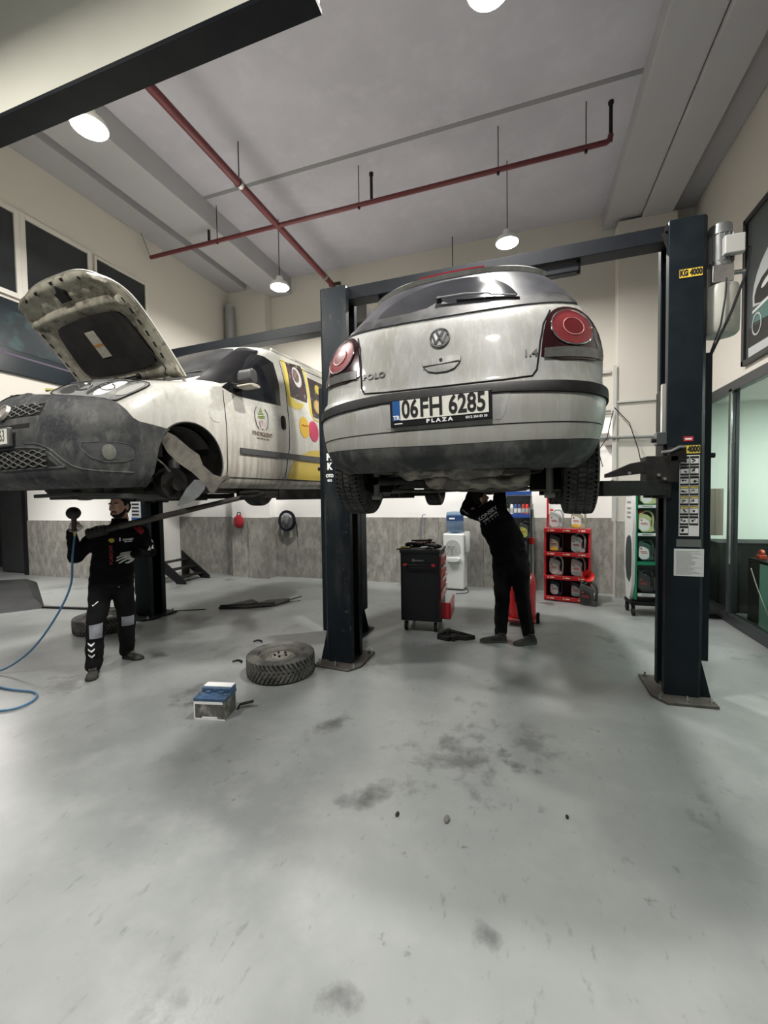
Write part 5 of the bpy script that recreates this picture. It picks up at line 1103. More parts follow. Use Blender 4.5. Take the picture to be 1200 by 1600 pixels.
# ---- mechanic under the van, facing the camera
P0 = Vector((-3.85, 3.05, 0)); rz = math.atan2(.784, .621)
man = thing('person', P0, rz, 'bearded person in black jacket and white gloves holding a tool up under the van', 'person')
lc = lambda l, f, z: Vector((l, -f, z))
B = M(); hc = lc(.095, .02, 1.585)
HW, HR = build_head(hc, rad(-38), rad(2), B, None)
torso(B, [(lc(.0,0,.80),(1,0,0),.15,.10),(lc(.02,0,1.0),(1,0,0),.145,.10),(lc(.06,0,1.2),(1,0,0),.16,.10),(lc(.09,0,1.33),(1,0,0),.14,.085),(lc(.093,0,1.42),(1,0,0),.065,.06)])
armR = [lc(-.085,0,1.325), lc(-.265,.06,1.125), lc(-.285,.14,1.36)]; armL = [lc(.265,0,1.315), lc(.345,-.03,1.115), lc(.225,.15,1.12)]
caps(B, [lc(.05,0,1.34)]+armR, [.06,.045,.036,.026]); caps(B, [lc(.14,0,1.34)]+armL, [.06,.045,.036,.026])
B.sph(armR[2]+Vector((0,0,.02)), (.022,.018,.03)); B.sph(armL[2]+(armL[2]-armL[1]).normalized()*.03, (.022,.018,.018))
legR = [lc(-.075,.0,.84), lc(-.135,.10,.45), lc(-.16,.08,.09)]; legL = [lc(.085,.0,.84), lc(.125,-.02,.46), lc(.115,-.20,.09)]
caps(B, legR, [.08,.05,.035]); caps(B, legL, [.08,.05,.035])
remesh(B, 'body', SKIN, man, .0065, 2)
# face details
m = M(); e_ = M()
for s_ in (1, -1): e_.sph(HW((s_*.031, -.0765, .006)), (.0115,.0115,.0085), 10)
e_.out('eyes', mat('eye_white', (.6,.56,.52), .3), man)
for s_ in (1, -1): m.sph(HW((s_*.031-.003, -.0868, .006)), .0048, 8)
m.out('irises', PRINTK, man)
m = M()
for s_ in (1, -1): m.tube([HW((s_*.012,-.091,.026)), HW((s_*.032,-.091,.032)), HW((s_*.052,-.078,.026))], [.004,.005,.003], 6)
m.out('eyebrows', HAIR, man)
m = M(); m.sph(HW((0,-.092,-.053)), (.020,.006,.0045), 10, R=HR); m.sph(HW((0,-.090,-.062)), (.017,.006,.005), 10, R=HR); m.out('lips', mat('lips', (.36,.13,.10), .5), man)
m = M(); m.sph(HW((0,.022,.050)), (.081,.090,.080), 20, R=HR); m.sph(HW((0,.045,.0)), (.076,.066,.085), 18, R=HR)
for s_ in (1, -1): m.sph(HW((s_*.068,-.004,.03)), (.012,.028,.03), 10, R=HR)
remesh(m, 'hair', HAIR, man, .005, 2, wrinkle=.003, wsc=60)
m = M(); m.sph(HW((0,-.026,-.080)), (.054,.056,.034), 16, R=HR); m.sph(HW((0,-.064,-.090)), (.030,.024,.020), 14, R=HR)
for s_ in (1, -1): m.tube([HW((s_*.066,-.004,-.02)), HW((s_*.062,-.02,-.055)), HW((s_*.046,-.045,-.08))], [.010,.014,.018], 10); m.tube([HW((s_*.022,-.086,-.07)), HW((s_*.025,-.088,-.055)), HW((s_*.012,-.095,-.041)), HW((0,-.097,-.040))], .005, 8)
remesh(m, 'beard', HAIR, man, .005, 1, wrinkle=.003, wsc=80)
# jacket
J = M()
torso(J, [(lc(.01,0,.795),(1,0,0),.188,.13),(lc(.01,0,.83),(1,0,0),.19,.135),(lc(.02,0,1.0),(1,0,0),.185,.132),(lc(.055,0,1.18),(1,0,.0),.195,.132),(lc(.085,0,1.30),(1,0,0),.19,.118),(lc(.092,0,1.36),(1,0,0),.15,.10),(lc(.094,0,1.41),(1,0,0),.085,.08),(lc(.094,0.0,1.47),(1,0,0),.068,.072)])
caps(J, [lc(.02,0,1.31)]+armR[:2]+[armR[2]-Vector((0,0,.0))], [.09,.078,.062,.042]); caps(J, [lc(.16,0,1.31)]+armL[:2]+[armL[2]+(armL[2]-armL[1]).normalized()*.04], [.09,.078,.062,.040])
jk = remesh(J, 'jacket', CLOTH, man, .009, 4, wrinkle=.010, wsc=9)
T_ = M(); caps(T_, legR[:2]+[legR[2]+Vector((0,0,.0))], [.108,.080,.070]); caps(T_, legL[:2]+[legL[2]], [.108,.080,.070]); T_.sph(lc(.0,0,.83), (.17,.125,.12))
tr = remesh(T_, 'trousers', CLOTH2, man, .009, 4, wrinkle=.010, wsc=5.5)
bj, bt = bvh_of(jk), bvh_of(tr); DD = (0, 1, 0)
decal('red_shoulder_panel', bj, [[(.20,1.375),(.275,1.385),(.30,1.33),(.265,1.30)]], mat('red_panel', (.28,.01,.02), .7), man, DD)
decal('yellow_emblem', bj, [rnd([(-.015,1.275),(.035,1.285),(.045,1.25),(.01,1.235)], 1)], mat('yellow_emblem', (.5,.40,.06), .6), man, DD)
decal_text('chest_lettering', bj, 'KONSEY', PRINTW, man, DD, (.155,0,1.262), .024); decal_text('chest_lettering', bj, 'OZEL SERVIS', PRINTW, man, DD, (.155,0,1.243), .012)
decal_text('red_lettering', bj, 'PORSCHE', mat('dark_red_lettering', (.25,.02,.035), .6), man, DD, (.012,0,1.125), .036, ang=rad(90), sx=1.2)
decal('zip_pull', bj, [[(.082,1.285),(.092,1.285),(.092,1.25),(.082,1.25)]], PRINTW, man, DD); decal('hem_stud', bj, [rnd([(.06,.815),(.068,.815),(.068,.806),(.06,.806)],1)], PRINTW, man, DD)
decal('sleeve_mark', bj, [[(.315,1.14),(.345,1.18),(.348,1.135)],[(.352,1.15),(.372,1.19),(.378,1.145)]], PRINTW, man, DD, g=0); decal('sleeve_mark', bj, [[(.355,1.25),(.372,1.235),(.378,1.205),(.362,1.22)]], PRINTW, man, DD, g=0)
decal('collar_piping', bj, [[(-.02,1.345),(.05,1.385),(.05,1.38),(-.015,1.338)]], PRINTW, man, DD, g=0)
KP = mat('grey_reflective_cloth', (.22,.23,.26), .6)
decal('knee_patch', bt, [[(-.185,.485),(-.075,.495),(-.085,.355),(-.185,.36)]], KP, man, DD); decal('knee_patch', bt, [[(.075,.50),(.185,.50),(.18,.40),(.075,.40)]], KP, man, DD)
for i in range(3): decal('shin_chevron', bt, [[(-.20,.325-i*.055),(-.172,.305-i*.055),(-.145,.325-i*.055),(-.15,.305-i*.055),(-.172,.285-i*.055),(-.195,.305-i*.055)]], PRINTW, man, DD, g=0)
decal('pocket_edge', bt, [[(-.155,.665),(-.105,.70),(-.105,.692),(-.15,.655)]], PRINTW, man, DD, g=0)
for h_, t_ in ((lc(-.155,.04,0), lc(-.185,.27,0)), (lc(.095,-.22,0), lc(.245,-.06,0))):
    s_ = M(); foot(s_, h_, t_); s_.cyl(h_+Vector((0,0,.03))+(t_-h_)*.18, h_+Vector((0,0,.12))+(t_-h_)*.12, .048, .045, n=14); so = remesh(s_, 'work_shoe', SHOE, man, .006, 2); shoe_sole(so, h_, t_, 1.0, mat('dark_sole', (.02,.02,.02), .8))
g_ = M(); hand(g_, armR[2]+Vector((0,0,-.005)), (.25,-.35,.9), (.55,.65,.1), curl=(62,70,45), thumb=-1, spread=2, scale=1.0); remesh(g_, 'glove', GLOVE, man, .0032, 1)
g_ = M(); hand(g_, armL[2]+Vector((-.015,-.012,0)), (-.93,-.33,-.08), (.1,.9,-.35), curl=(16,24,18), thumb=1, spread=9, scale=1.0); remesh(g_, 'glove', GLOVE, man, .0032, 1)
# impact wrench in the raised hand
tl = thing('impact_wrench', P0, rz, 'black air impact wrench held up in the gloved hand, its round nose towards the camera', 'power tool')
tc = armR[2]+Vector((.025,-.075,.175))
m = M(); m.lathe([(.0,-.10),(.016,-.10),(.018,-.075),(.036,-.07),(.052,-.05),(.056,-.02),(.055,.05),(.048,.09),(.0,.095)], tc, 'y', 28); m.out('tool_head', mat('black_tool_rubber', (.02,.02,.02), .6), tl)
m = M(); m.tube([tc+Vector((0,.02,-.03)), tc+Vector((0,.03,-.10)), tc+Vector((0,.035,-.165))], [.022,.020,.022], 14, flat=.8); m.out('tool_handle', mat('dark_brown_grip', (.05,.022,.02), .6), tl)
M().cyl(tc+Vector((0,.035,-.165)), tc+Vector((0,.035,-.21)), .010, n=12).cyl(tc+Vector((0,.035,-.18)), tc+Vector((0,.035,-.19)), .014, n=6).out('brass_coupling', mat('brass', (.55,.45,.2), .3, .9), tl)
# blue air hose: from tool to the floor and out to the left
cb = Matrix.Translation(P0) @ Matrix.Rotation(rz, 4, 'Z')
h0 = cb @ (tc+Vector((0,.035,-.21)))
def spline(pts, n=12):
    pts = [Vector(p) for p in pts]; out = []
    P = [pts[0]*2-pts[1]]+pts+[pts[-1]*2-pts[-2]]
    for i in range(1, len(P)-2):
        for k in range(n):
            t = k/n; a, b, c, d = P[i-1], P[i], P[i+1], P[i+2]
            out.append(.5*((2*b)+(c-a)*t+(2*a-5*b+4*c-d)*t*t+(3*b-3*c+d-a)*t**3))
    return out+[pts[-1]]
HOSE = mat('blue_air_hose', (.06,.16,.28), .35)
o = M().tube(spline([h0, (h0.x-.01, h0.y-.02, 1.15), (-4.02,2.78,.85), (-4.18,2.74,.55), (-4.42,2.68,.25), (-4.72,2.62,.05), (-4.95,2.52,.012), (-4.85,2.42,.012), (-4.3,2.40,.012), (-3.98,2.42,.012), (-3.83,2.30,.012), (-3.86,2.15,.012), (-4.15,2.05,.012), (-4.7,1.95,.012)]), .009, 8).out('air_hose', HOSE, smooth=60)
tag(o, 'blue air hose running from the raised impact wrench down to a loop on the floor', 'hose')
# ---- mechanic under the silver car, seen from behind
P1 = Vector((-.14, 4.86, 0))
man2 = thing('person', P1, rad(1.7), 'person all in black seen from behind, leaning and reaching up under the silver hatchback', 'person')
B = M(); HW2, HR2 = build_head((-.355, .10, 1.60), rad(120), rad(-18), B, None)
lat = lambda a: (cos(rad(a)), 0, sin(rad(a)))
torso(B, [((-.02,0,.85),lat(8),.14,.10),((-.03,0,1.0),lat(15),.14,.10),((-.10,.01,1.2),lat(20),.15,.10),((-.20,.03,1.42),lat(28),.13,.08),((-.27,.05,1.50),lat(28),.06,.055)])
a2L = [Vector((-.335,.0,1.42)), Vector((-.50,.0,1.475)), Vector((-.44,.08,1.70))]; a2R = [Vector((-.125,.02,1.50)), Vector((-.13,.10,1.66)), Vector((-.16,.14,1.76))]
caps(B, [Vector((-.24,.02,1.42))]+a2L, [.06,.045,.036,.026]); caps(B, [Vector((-.2,.02,1.44))]+a2R, [.06,.045,.036,.026])
l2L = [Vector((-.105,.0,.86)), Vector((-.105,.0,.48)), Vector((-.125,.02,.09))]; l2R = [Vector((.075,.0,.88)), Vector((.11,.01,.50)), Vector((.175,.05,.09))]
caps(B, l2L, [.08,.05,.035]); caps(B, l2R, [.08,.05,.035]); remesh(B, 'body', SKIN, man2, .0065, 2)
m = M(); m.sph(HW2((0,.020,.048)), (.083,.092,.082), 20, R=HR2); m.sph(HW2((0,.045,.0)), (.078,.068,.085), 18, R=HR2); remesh(m, 'hair', HAIR, man2, .005, 2, wrinkle=.003, wsc=60)
m = M()
for s_ in (1, -1): m.sph(HW2((s_*.031, -.0765, .006)), (.0115,.0115,.0085), 10)
m.out('eyes', MATS['eye_white'], man2)
J = M(); torso(J, [((-.02,0,.86),lat(12),.185,.135),((-.02,0,.93),lat(14),.188,.138),((-.065,0,1.14),lat(20),.195,.14),((-.15,.01,1.29),lat(24),.195,.135),((-.21,.02,1.42),lat(30),.16,.11),((-.255,.04,1.50),lat(30),.09,.085),((-.285,.05,1.55),lat(30),.07,.07)])
caps(J, [Vector((-.24,.01,1.40))]+a2L[:2]+[a2L[2]-Vector((.0,0,.02))], [.09,.080,.068,.045]); caps(J, [Vector((-.19,.01,1.42))]+a2R, [.09,.080,.066,.05])
jk2 = remesh(J, 'jacket', CLOTH, man2, .009, 4, wrinkle=.010, wsc=9)
T_ = M(); caps(T_, l2L, [.115,.082,.068]); caps(T_, l2R, [.115,.082,.068]); T_.sph((-.01,0,.88), (.175,.135,.12)); remesh(T_, 'trousers', CLOTH2, man2, .009, 4, wrinkle=.010, wsc=5.5)
b2 = bvh_of(jk2); up = rad(37); c_, s_ = cos(up), sin(up)
decal_text('back_lettering', b2, 'KONSEY', PRINTW, man2, DD, (-.255,0,1.435), .058, ang=up, sx=1.12, bold=.001)
decal_text('back_lettering', b2, 'OZEL SERVIS', PRINTW, man2, DD, (-.255+.045*s_,0,1.435-.045*c_), .028, ang=up, sx=1.2, bold=.0008)
decal('back_emblem', b2, [[(-.255+.075*s_+k*c_-.008, 1.435-.075*c_+k*s_-.008), (-.255+.075*s_+k*c_+.008, 1.435-.075*c_+k*s_-.006), (-.255+.075*s_+k*c_+.006, 1.435-.075*c_+k*s_+.008), (-.255+.075*s_+k*c_-.007, 1.435-.075*c_+k*s_+.007)] for k in (-.08,-.03,.01,.05,.08)], mat('grey_print', (.3,.3,.3), .6), man2, DD, g=0)
decal('sleeve_emblem', b2, [rnd([(-.44,1.50),(-.40,1.515),(-.395,1.49),(-.43,1.478)],1)], mat('sleeve_print_red', (.55,.3,.3), .6), man2, DD)
decal_text('sleeve_lettering', b2, 'KONSEY', mat('grey_print', (.3,.3,.3), .6), man2, DD, (-.50,0,1.455), .024, ang=rad(-40))
for h_, t_ in ((Vector((-.06,-.02,0)), Vector((-.34,-.06,0))), (Vector((.245,.02,0)), Vector((.02,-.10,0)))):
    s2 = M(); foot(s2, h_, t_, 1.05); s2.cyl(h_+Vector((0,0,.03))+(t_-h_)*.2, h_+Vector((0,0,.11))+(t_-h_)*.2, .045, .04, n=14); so = remesh(s2, 'shoe', SHOE, man2, .006, 2); shoe_sole(so, h_, t_, 1.05, mat('grey_sole', (.06,.06,.055), .8))
for w_, d_, n_, th_ in ((a2L[2], (.25,.25,.93), (.3,.9,.1), 1), (a2R[2]-Vector((0,0,.02)), (-.1,.3,.94), (-.2,.9,.1), -1)):
    g2 = M(); hand(g2, w_, d_, n_, curl=(25,35,25), thumb=th_, scale=.95); remesh(g2, 'glove', mat('black_glove', (.02,.02,.02), .8), man2, .0034, 1)
# ================================================================== things on the floor and along the walls
def floor_wheel(loc, W, Ro, Ri, label, tiltz=0):
    t = thing('spare_tyre', loc, tiltz, label, 'wheel', 'car wheels lying on the floor')
    tm = tyre_mesh(W, Ro, Ri, 'v', N=368, ax='z'); tm.v = [(a, b, c+W/2) for a, b, c in tm.v]; tm.out('tyre', [RUB2, GROOVE], t, smooth=30)
    rm = rim_mesh(W, Ri, 1, ax='z', slots=20); rm.v = [(a, b, c+W/2) for a, b, c in rm.v]; rm.out('rim', RIMM, t, smooth=40)
    M().lathe([(Ri*.44, 0), (Ri*.43, .012), (Ri*.36, .02), (Ri*.14, .018), (Ri*.12, .03), (.001, .028)], (0,0,W*.72), n=32).out('hub_cap', mat('dusty_hub_cap', (.30,.29,.26), .5, .3, var=.5, vscale=14, vcol=(.16,.15,.13)), t)
    m = M()
    for i in range(5): a = 2*pi*i/5; m.cyl((.055*cos(a), .055*sin(a), W*.72+.015), (.055*cos(a), .055*sin(a), W*.72+.034), .011, n=6)
    m.out('wheel_bolts', BLK2, t); return t
floor_wheel((-2.19, 3.42, 0), .20, .315, .20, 'winter tyre on steel rim lying flat in front of the middle lift post')
floor_wheel((-5.12, 3.92, 0), .195, .32, .195, 'dusty tyre on steel rim lying flat behind the bearded person', 1)
# battery
bt_ = thing('car_battery', (-2.25, 2.60, 0), rad(12), 'car battery with blue lid and white handle strip on the floor by the winter tyre', 'battery')
M().box((-.12,-.09,0), (.12,.09,.15)).out('case', layered('dirty_battery_case', (.10,.10,.085), .5, [((.35,.34,.30), .9, 14, .5, .66, (1,1,.6)), ((.03,.03,.03), .7, 22, .5, .65, None)]), bt_, .006)
M().box((-.125,-.095,.138), (.125,.095,.165)).out('lid', mat('battery_blue_lid', (.025,.065,.14), .45, var=.4, vscale=18, vcol=(.12,.16,.2)), bt_, .005)
M().box((-.11,.0,.165), (.125,.09,.20)).out('raised_lid', MATS['battery_blue_lid'], bt_, .006)
M().box((-.105,.02,.20), (.12,.088,.208)).out('white_label', mat('battery_white', (.72,.72,.70), .5), bt_, .002)
for x in (-.05,.05): M().box((x-.02,-.02,.165), (x+.02,.0,.18)).out('handle_mount', MATS['battery_blue_lid'], bt_, .003)
M().box((-.123,-.094,.118), (.105,-.091,.138)).box((-.123,-.0945,.0), (.0,-.090,.012)).box((-.06,-.0945,.006), (.06,-.090,.024)).box((-.123,-.0945,.0),(-.113,-.090,.13)).box((-.0,-.0945,.0),(.12,-.090,.007)).out('front_label', MATS['battery_white'], bt_, .001)
M().cyl((-.1,-.05,.165), (-.1,-.05,.182), .009, n=12).cyl((.1,-.05,.165), (.1,-.05,.182), .009, n=12).out('terminal_post', STEEL, bt_)
o = M().beam((-2.12,2.72,.035), (-2.03,2.77,.05), .03, .012).beam((-2.14,2.71,.0), (-2.12,2.72,.035), .03, .012).out('metal_bracket', BLK2, bev=.003); tag(o, 'small dark metal bracket on the floor beside the battery', 'bracket')
# splash shield, small bits, cables
m = M(); SH = [(-4.33,5.12),(-4.25,5.40),(-4.13,5.66),(-3.97,5.60),(-4.04,5.38),(-3.93,5.46),(-3.86,5.72),(-3.60,5.92),(-3.52,5.78),(-3.60,5.50),(-3.9,5.27)]
top = [(x, y, .035+.018*noise.noise(Vector((x*6, y*6, 0)))) for x, y in SH]; n = len(SH)
m.add(top+[(x, y, .0) for x, y in SH], [tuple(range(n)), tuple(range(2*n-1, n-1, -1))]+[(i, (i+1) % n, n+(i+1) % n, n+i) for i in range(n)])
o = thing('splash_shield', (0,0,0), 0, 'torn black plastic undertray lying on the floor between the posts', 'car part'); m.out('shield_panel', mat('black_dusty_undertray', (.02,.02,.02), .6, var=.5, vscale=6, vcol=(.06,.06,.055)), o, .008)
m = M(); m.tube([(-4.31,5.14,.05),(-3.92,5.29,.06),(-3.61,5.52,.05)], .014, 8); m.out('rolled_edge', MATS['black_dusty_undertray'], o)
m = M(); m.tube([(-3.56,5.72,.03),(-3.42,5.98,.05)], .008, 6).tube([(-3.58,5.6,.02),(-3.36,5.84,.02)], .005, 6); m.out('metal_rod', BLK2, o)
o = M().tube(spline([(-4.5,5.05,.006),(-5.2,4.75,.006),(-5.9,4.75,.006),(-6.9,4.5,.006)]), .006, 6).out('floor_cable', BLACK); tag(o, 'thin black cable across the floor behind the left lift post', 'cable')
random.seed(4)
for (x, y, lab) in ((-2.9,4.07,'small curved black clip on the floor behind the winter tyre'), (-2.74,3.5,'small black ring-shaped clip on the floor left of the winter tyre')):
    o = M().tube(spline([(x-.05,y-.02,.008),(x-.02,y+.02,.012),(x+.03,y+.02,.008),(x+.05,y-.01,.012)], 5), .009, 6).out('plastic_clip', BLACK); tag(o, lab, 'clip')
for (x, y, s_, lab) in ((-.63,2.03,.02,'tiny black scrap on the floor in front of the hatchback, left of centre'), (.2,2.27,.017,'tiny black scrap on the floor in front of the right lift post'), (-.38,2.07,.03,'thin grey flake on the floor below the number plate')):
    m = M(); m.sph((x, y, s_*.25), (s_*.5, s_, s_*.3), 7); o = m.out('floor_scrap', BLACK if s_ < .03 else mat('grey_flake', (.12,.12,.12), .8)); tag(o, lab, 'scrap')
o = thing('floor_ramp', (0,0,0), 0, 'low dark steel ramp plate on the floor at the far left', 'ramp')
m = M(); a = [(-9.6,5.15),(-9.3,5.75),(-7.55,4.78),(-7.05,4.42),(-7.35,4.05),(-9.9,4.6)]
m.add([(-10.2,5.3,.0),(-9.4,5.85,.0),(-7.0,4.45,.0),(-7.4,3.95,.0),(-10.2,4.2,0),(-10.0,5.2,.12),(-9.3,5.6,.12),(-7.6,4.65,.12),(-8.0,4.35,.12),(-10.0,4.55,.12)], [(0,1,6,5),(1,2,7,6),(2,3,8,7),(3,4,9,8),(4,0,5,9),(5,6,7,8,9),(4,3,2,1,0)])
m.out('ramp_plate', dull(mat('dark_ramp_steel', (.010,.011,.012), .6, 0, var=.6, vscale=4, vcol=(.03,.03,.03))), o, .01)
o = M().box((-.0,-.025,0), (1.7,.025,.03)).out('cable_cover', BLACK, bev=.006); o.location = (-7.05,4.45,0); o.rotation_euler = (0,0,rad(9)); tag(o, 'black floor cable cover leading from the ramp to behind the bearded person', 'cable cover')
# stairs at the back left
st = thing('steel_staircase', (0,0,0), 0, 'dark steel staircase behind the left lift post', 'staircase')
for y_ in (6.45, 7.1): M().prism([(-6.2,0.0),(-6.2,.06),(-6.90,.56),(-6.90,.0),(-6.72,0),(-6.72,.20),(-6.42,.02),(-6.42,0)], 'y', y_-.015, y_+.015).out('stringer', BLACK, st)
for i in range(3): M().box((-6.52-i*.18,6.45,.10+i*.14), (-6.34-i*.18,7.1,.12+i*.14)).out('tread', BLK2, st)
# things on the back wall
o = thing('red_bag', (-5.64, 7.35, 1.16), 0, 'small red bag hanging on the back wall pilaster', 'bag'); m = M(); m.sph((0,0,0), (.12,.05,.14), 16); remesh(m, 'bag_body', mat('red_bag_cloth', (.30,.012,.02), .8), o, .01, 2, wrinkle=.008, wsc=20)
M().tube([(-.04,0,.12),(-.03,.02,.19),(.03,.02,.19),(.05,0,.12)], .010, 8).out('bag_strap', BLACK, o)
o = thing('coiled_cable', (-4.60, 7.55, 1.17), 0, 'coil of black and blue cable with a hand lamp hanging on the back wall', 'cable')
for k, (r, mm) in enumerate(((.20,BLACK),(.185,mat('blue_black_cable', (.015,.025,.06), .5)),(.17,BLACK),(.205,BLACK),(.16,MATS['blue_black_cable']))):
    M().tube([(r*cos(2*pi*i/36)*.92, -.01*k, r*sin(2*pi*i/36)*1.02) for i in range(37)], .010, 6).out('cable_loop', mm, o)
M().tube([(.18,-.02,.05),(.22,-.02,-.1),(.23,-.02,-.32)], .009, 6).out('cable_tail', BLACK, o)
M().lathe([(.03,.12),(.07,.10),(.075,.04),(.05,-.03),(.02,-.08)], (0,-.05,.02), n=16).out('lamp_head', mat('grey_lamp_head', (.35,.36,.36), .3, .6), o)
o = M().tube(spline([(-1.74,7.60,1.30),(-1.80,7.59,1.25),(-1.82,7.58,.9),(-1.85,7.58,.6)]), .008, 6).out('hanging_hose', mat('blue_grey_hose', (.10,.12,.2), .5)); tag(o, 'thin blue-grey hose hanging down the tiled wall behind the tool trolley', 'hose')
# tool trolley
tt = thing('tool_trolley', (-1.215, 5.12, 0), rad(3), 'black tool trolley on castors with tools heaped on top', 'tool trolley')
TB = mat('black_trolley_steel', (.012,.013,.014), .4, .2)
M().box((-.235,-.20,.13), (.235,.36,.97)).out('cabinet', TB, tt, .008); M().box((-.245,-.21,.955), (.245,.37,.985)).box((-.245,-.21,.985),(.245,-.19,1.0)).out('top_tray', TB, tt, .004)
M().box((-.20,-.202,.15), (.20,-.198,.78)).out('side_panel', mat('black_panel', (.009,.01,.011), .5), tt, .002)
M().cyl((-.16,-.235,.815), (.16,-.235,.815), .012, n=12).out('push_handle', BLACK, tt)
for x in (-.17,.17): M().box((x-.025,-.245,.80), (x+.025,-.20,.83)).out('handle_bracket', RED, tt, .006)
q = M()
M().box((-.07,-.203,.858), (.05,-.2,.872)).cyl((-.075,-.203,.868),(-.075,-.2,.868),.018,n=16).out('maker_mark', mat('grey_mark', (.16,.16,.16), .5), tt)
for i, (z, h) in enumerate(((.80,.12),(.66,.12),(.52,.12),(.38,.12))):
    d = M().box((.235,-.17,z), (.255,.33,z+h)).out('drawer', RED, tt, .004); M().box((.255,-.15,z+h-.02), (.28,.31,z+h)).out('drawer_pull', mat('pale_pull', (.7,.6,.55), .35), d, .004)
dr = M().box((.24,-.15,.16), (.36,.30,.18)).box((.34,-.15,.16), (.36,.30,.36)).box((.24,-.15,.16), (.36,-.135,.36)).out('open_drawer', RED, tt, .003)
for x, y in ((-.18,-.14),(.18,-.14),(-.18,.3),(.18,.3)):
    c = M().cyl((x-.018,y,.055),(x+.018,y,.055),.055,n=20).out('castor', BLACK, tt, .006); M().cyl((x-.022,y,.055),(x+.022,y,.055),.032,n=16).box((x-.026,y-.02,.06),(x-.022,y+.02,.13)).box((x+.022,y-.02,.06),(x+.026,y+.02,.13)).out('castor_hub', STEEL, c)
random.seed(11)
names = ['ratchet','socket_wrench','screwdriver','pliers','hammer','torch','air_gun','rag']
def small_tool(kind, mm, L):
    m = M()
    if kind == 'pliers': m.tube([(-.09,.02,0),(-.02,.008,0),(0,0,0),(.05,-.008,0)], .008, 6).tube([(-.09,-.02,0),(-.02,-.008,0),(0,0,0),(.05,.008,0)], .008, 6)
    elif kind == 'screwdriver': m.cyl((-.10,0,0),(0,0,0),.016,n=8).cyl((0,0,0),(.13,0,0),.004,n=6)
    elif kind == 'hammer': m.cyl((-.12,0,0),(.10,0,0),.012,n=8).cyl((.10,-.05,0),(.10,.05,0),.018,n=10)
    elif kind == 'air_gun': m.lathe([(.02,-.08),(.03,-.05),(.03,.05),(.02,.08)], (0,0,.01), 'x', 12).tube([(-.02,0,0),(-.03,-.11,-.0)], .018, 8)
    elif kind == 'rag': m.sph((0,0,.01),(.07,.05,.025),9)
    else: m.tube([(-.11,0,0),(.08,0,0)], .008, 6).cyl((.08,0,-.012),(.08,0,.012),.02,n=12).cyl((-.11,0,-.008),(-.11,0,.008),.014,n=10)
    return m
tl_list = [('air_gun','black',-.10,-.05,.04,20),('air_gun','brown',.0,.02,.05,200),('pliers','black',.15,-.10,.03,70),('screwdriver','yellow',-.12,-.12,.03,-5),('ratchet','steel',.05,-.14,.03,15),('hammer','black',.12,.08,.045,120),
    ('wrench','steel',-.16,.10,.03,95),('rag','black',.16,.0,.03,0),('ratchet','black',.02,-.05,.085,40),('pliers','brown',-.03,-.10,.07,150),('screwdriver','black',.10,-.16,.06,170),('wrench','yellow',-.19,-.08,.03,60)]
tm_ = {'black': BLK2, 'brown': mat('brown_tool', (.08,.03,.025), .6), 'yellow': mat('brass_tool', (.35,.30,.12), .4, .6), 'steel': STEEL}
for kind, c, x, y, z, a in tl_list:
    o = small_tool(kind, None, 1).out('tool_'+kind if kind not in ('air_gun','rag') else kind, tm_[c], smooth=50); o.scale = (1.25,)*3; o.location = (-1.215+x, 5.12+y, .995+(z-.03)*1.6+.012); o.rotation_euler = (0, rad(random.uniform(-8,8)), rad(a))
    tag(o, 'hand tools heaped on top of the black tool trolley', 'tool', 'tools heaped on the tool trolley')
o = thing('trolley_jack_parts', (-.80, 4.80, 0), 0, 'dark greasy metal part lying on the floor at the right foot of the tool trolley', 'car part')
M().prism([(-.16,-.08),(-.02,-.13),(.04,-.05),(.16,-.04),(.26,.03),(.13,.06),(.05,.03),(.0,.12),(-.06,.04),(-.17,.05)], 'z', .0, .05).cyl((-.05,0,.03),(-.03,.0,.11),.035,.025,n=10).tube([(-.15,-.05,.05),(-.05,.0,.09),(.1,.0,.07),(.24,.03,.04)], [.018,.022,.018,.012], 8).out('casting', BLK2, o, .01)
M().cyl((.03,-.09,.0),(.03,-.09,.06),.022,n=10).out('bolt_end', BLK2, o)
o.name = 'axle_part'
# water dispenser
wd = thing('water_dispenser', (-1.165, 7.40, 0), rad(-4), 'white water dispenser with a blue bottle against the tiled back wall', 'water dispenser')
WP = mat('white_dispenser_plastic', (.70,.72,.70), .3)
M().box((-.18,-.15,.02), (.18,.17,.98)).out('cabinet', WP, wd, .025, seg=3)
M().prism(rnd([(-.13,.60),(-.14,.75),(-.10,.86),(.04,.88),(.12,.80),(.13,.60)], 2), 'y', -.156, -.146).out('tap_recess', mat('recess_shade_grey', (.42,.43,.42), .35), wd)
M().prism(rnd([(-.14,.56),(.14,.58),(.10,.50),(-.08,.49)], 1), 'y', -.20, -.148).out('drip_tray', WP, wd, .006)
for x in (-.07,.0): M().cyl((x,-.20,.765),(x,-.15,.775),.012,n=10).cyl((x,-.2,.745),(x,-.2,.775),.010,n=10).out('tap', mat('grey_tap', (.3,.3,.3), .3), wd)
M().box((-.175,-.153,.475),(.175,-.149,.480)).out('panel_joint', mat('joint_grey', (.35,.35,.34), .5), wd)
M().lathe([(.045,0),(.05,.02),(.052,.34),(.04,.36)], (.225,-.05,.66), n=16).lathe([(.01,-.06),(.045,0)], (.225,-.05,.66), n=16).out('cup_dispenser', mat('clear_cup_tube', (.6,.62,.60), .2, trans=.3), wd)
M().tube(spline([(.15,.0,.03),(.24,-.1,.015),(.26,-.3,.01),(.1,-.42,.01)]), .006, 6).out('power_cable', BLACK, wd)
wb = thing('water_bottle', (-1.165, 7.40, .98), 0, 'clear blue water bottle standing upside down on the white dispenser', 'bottle')
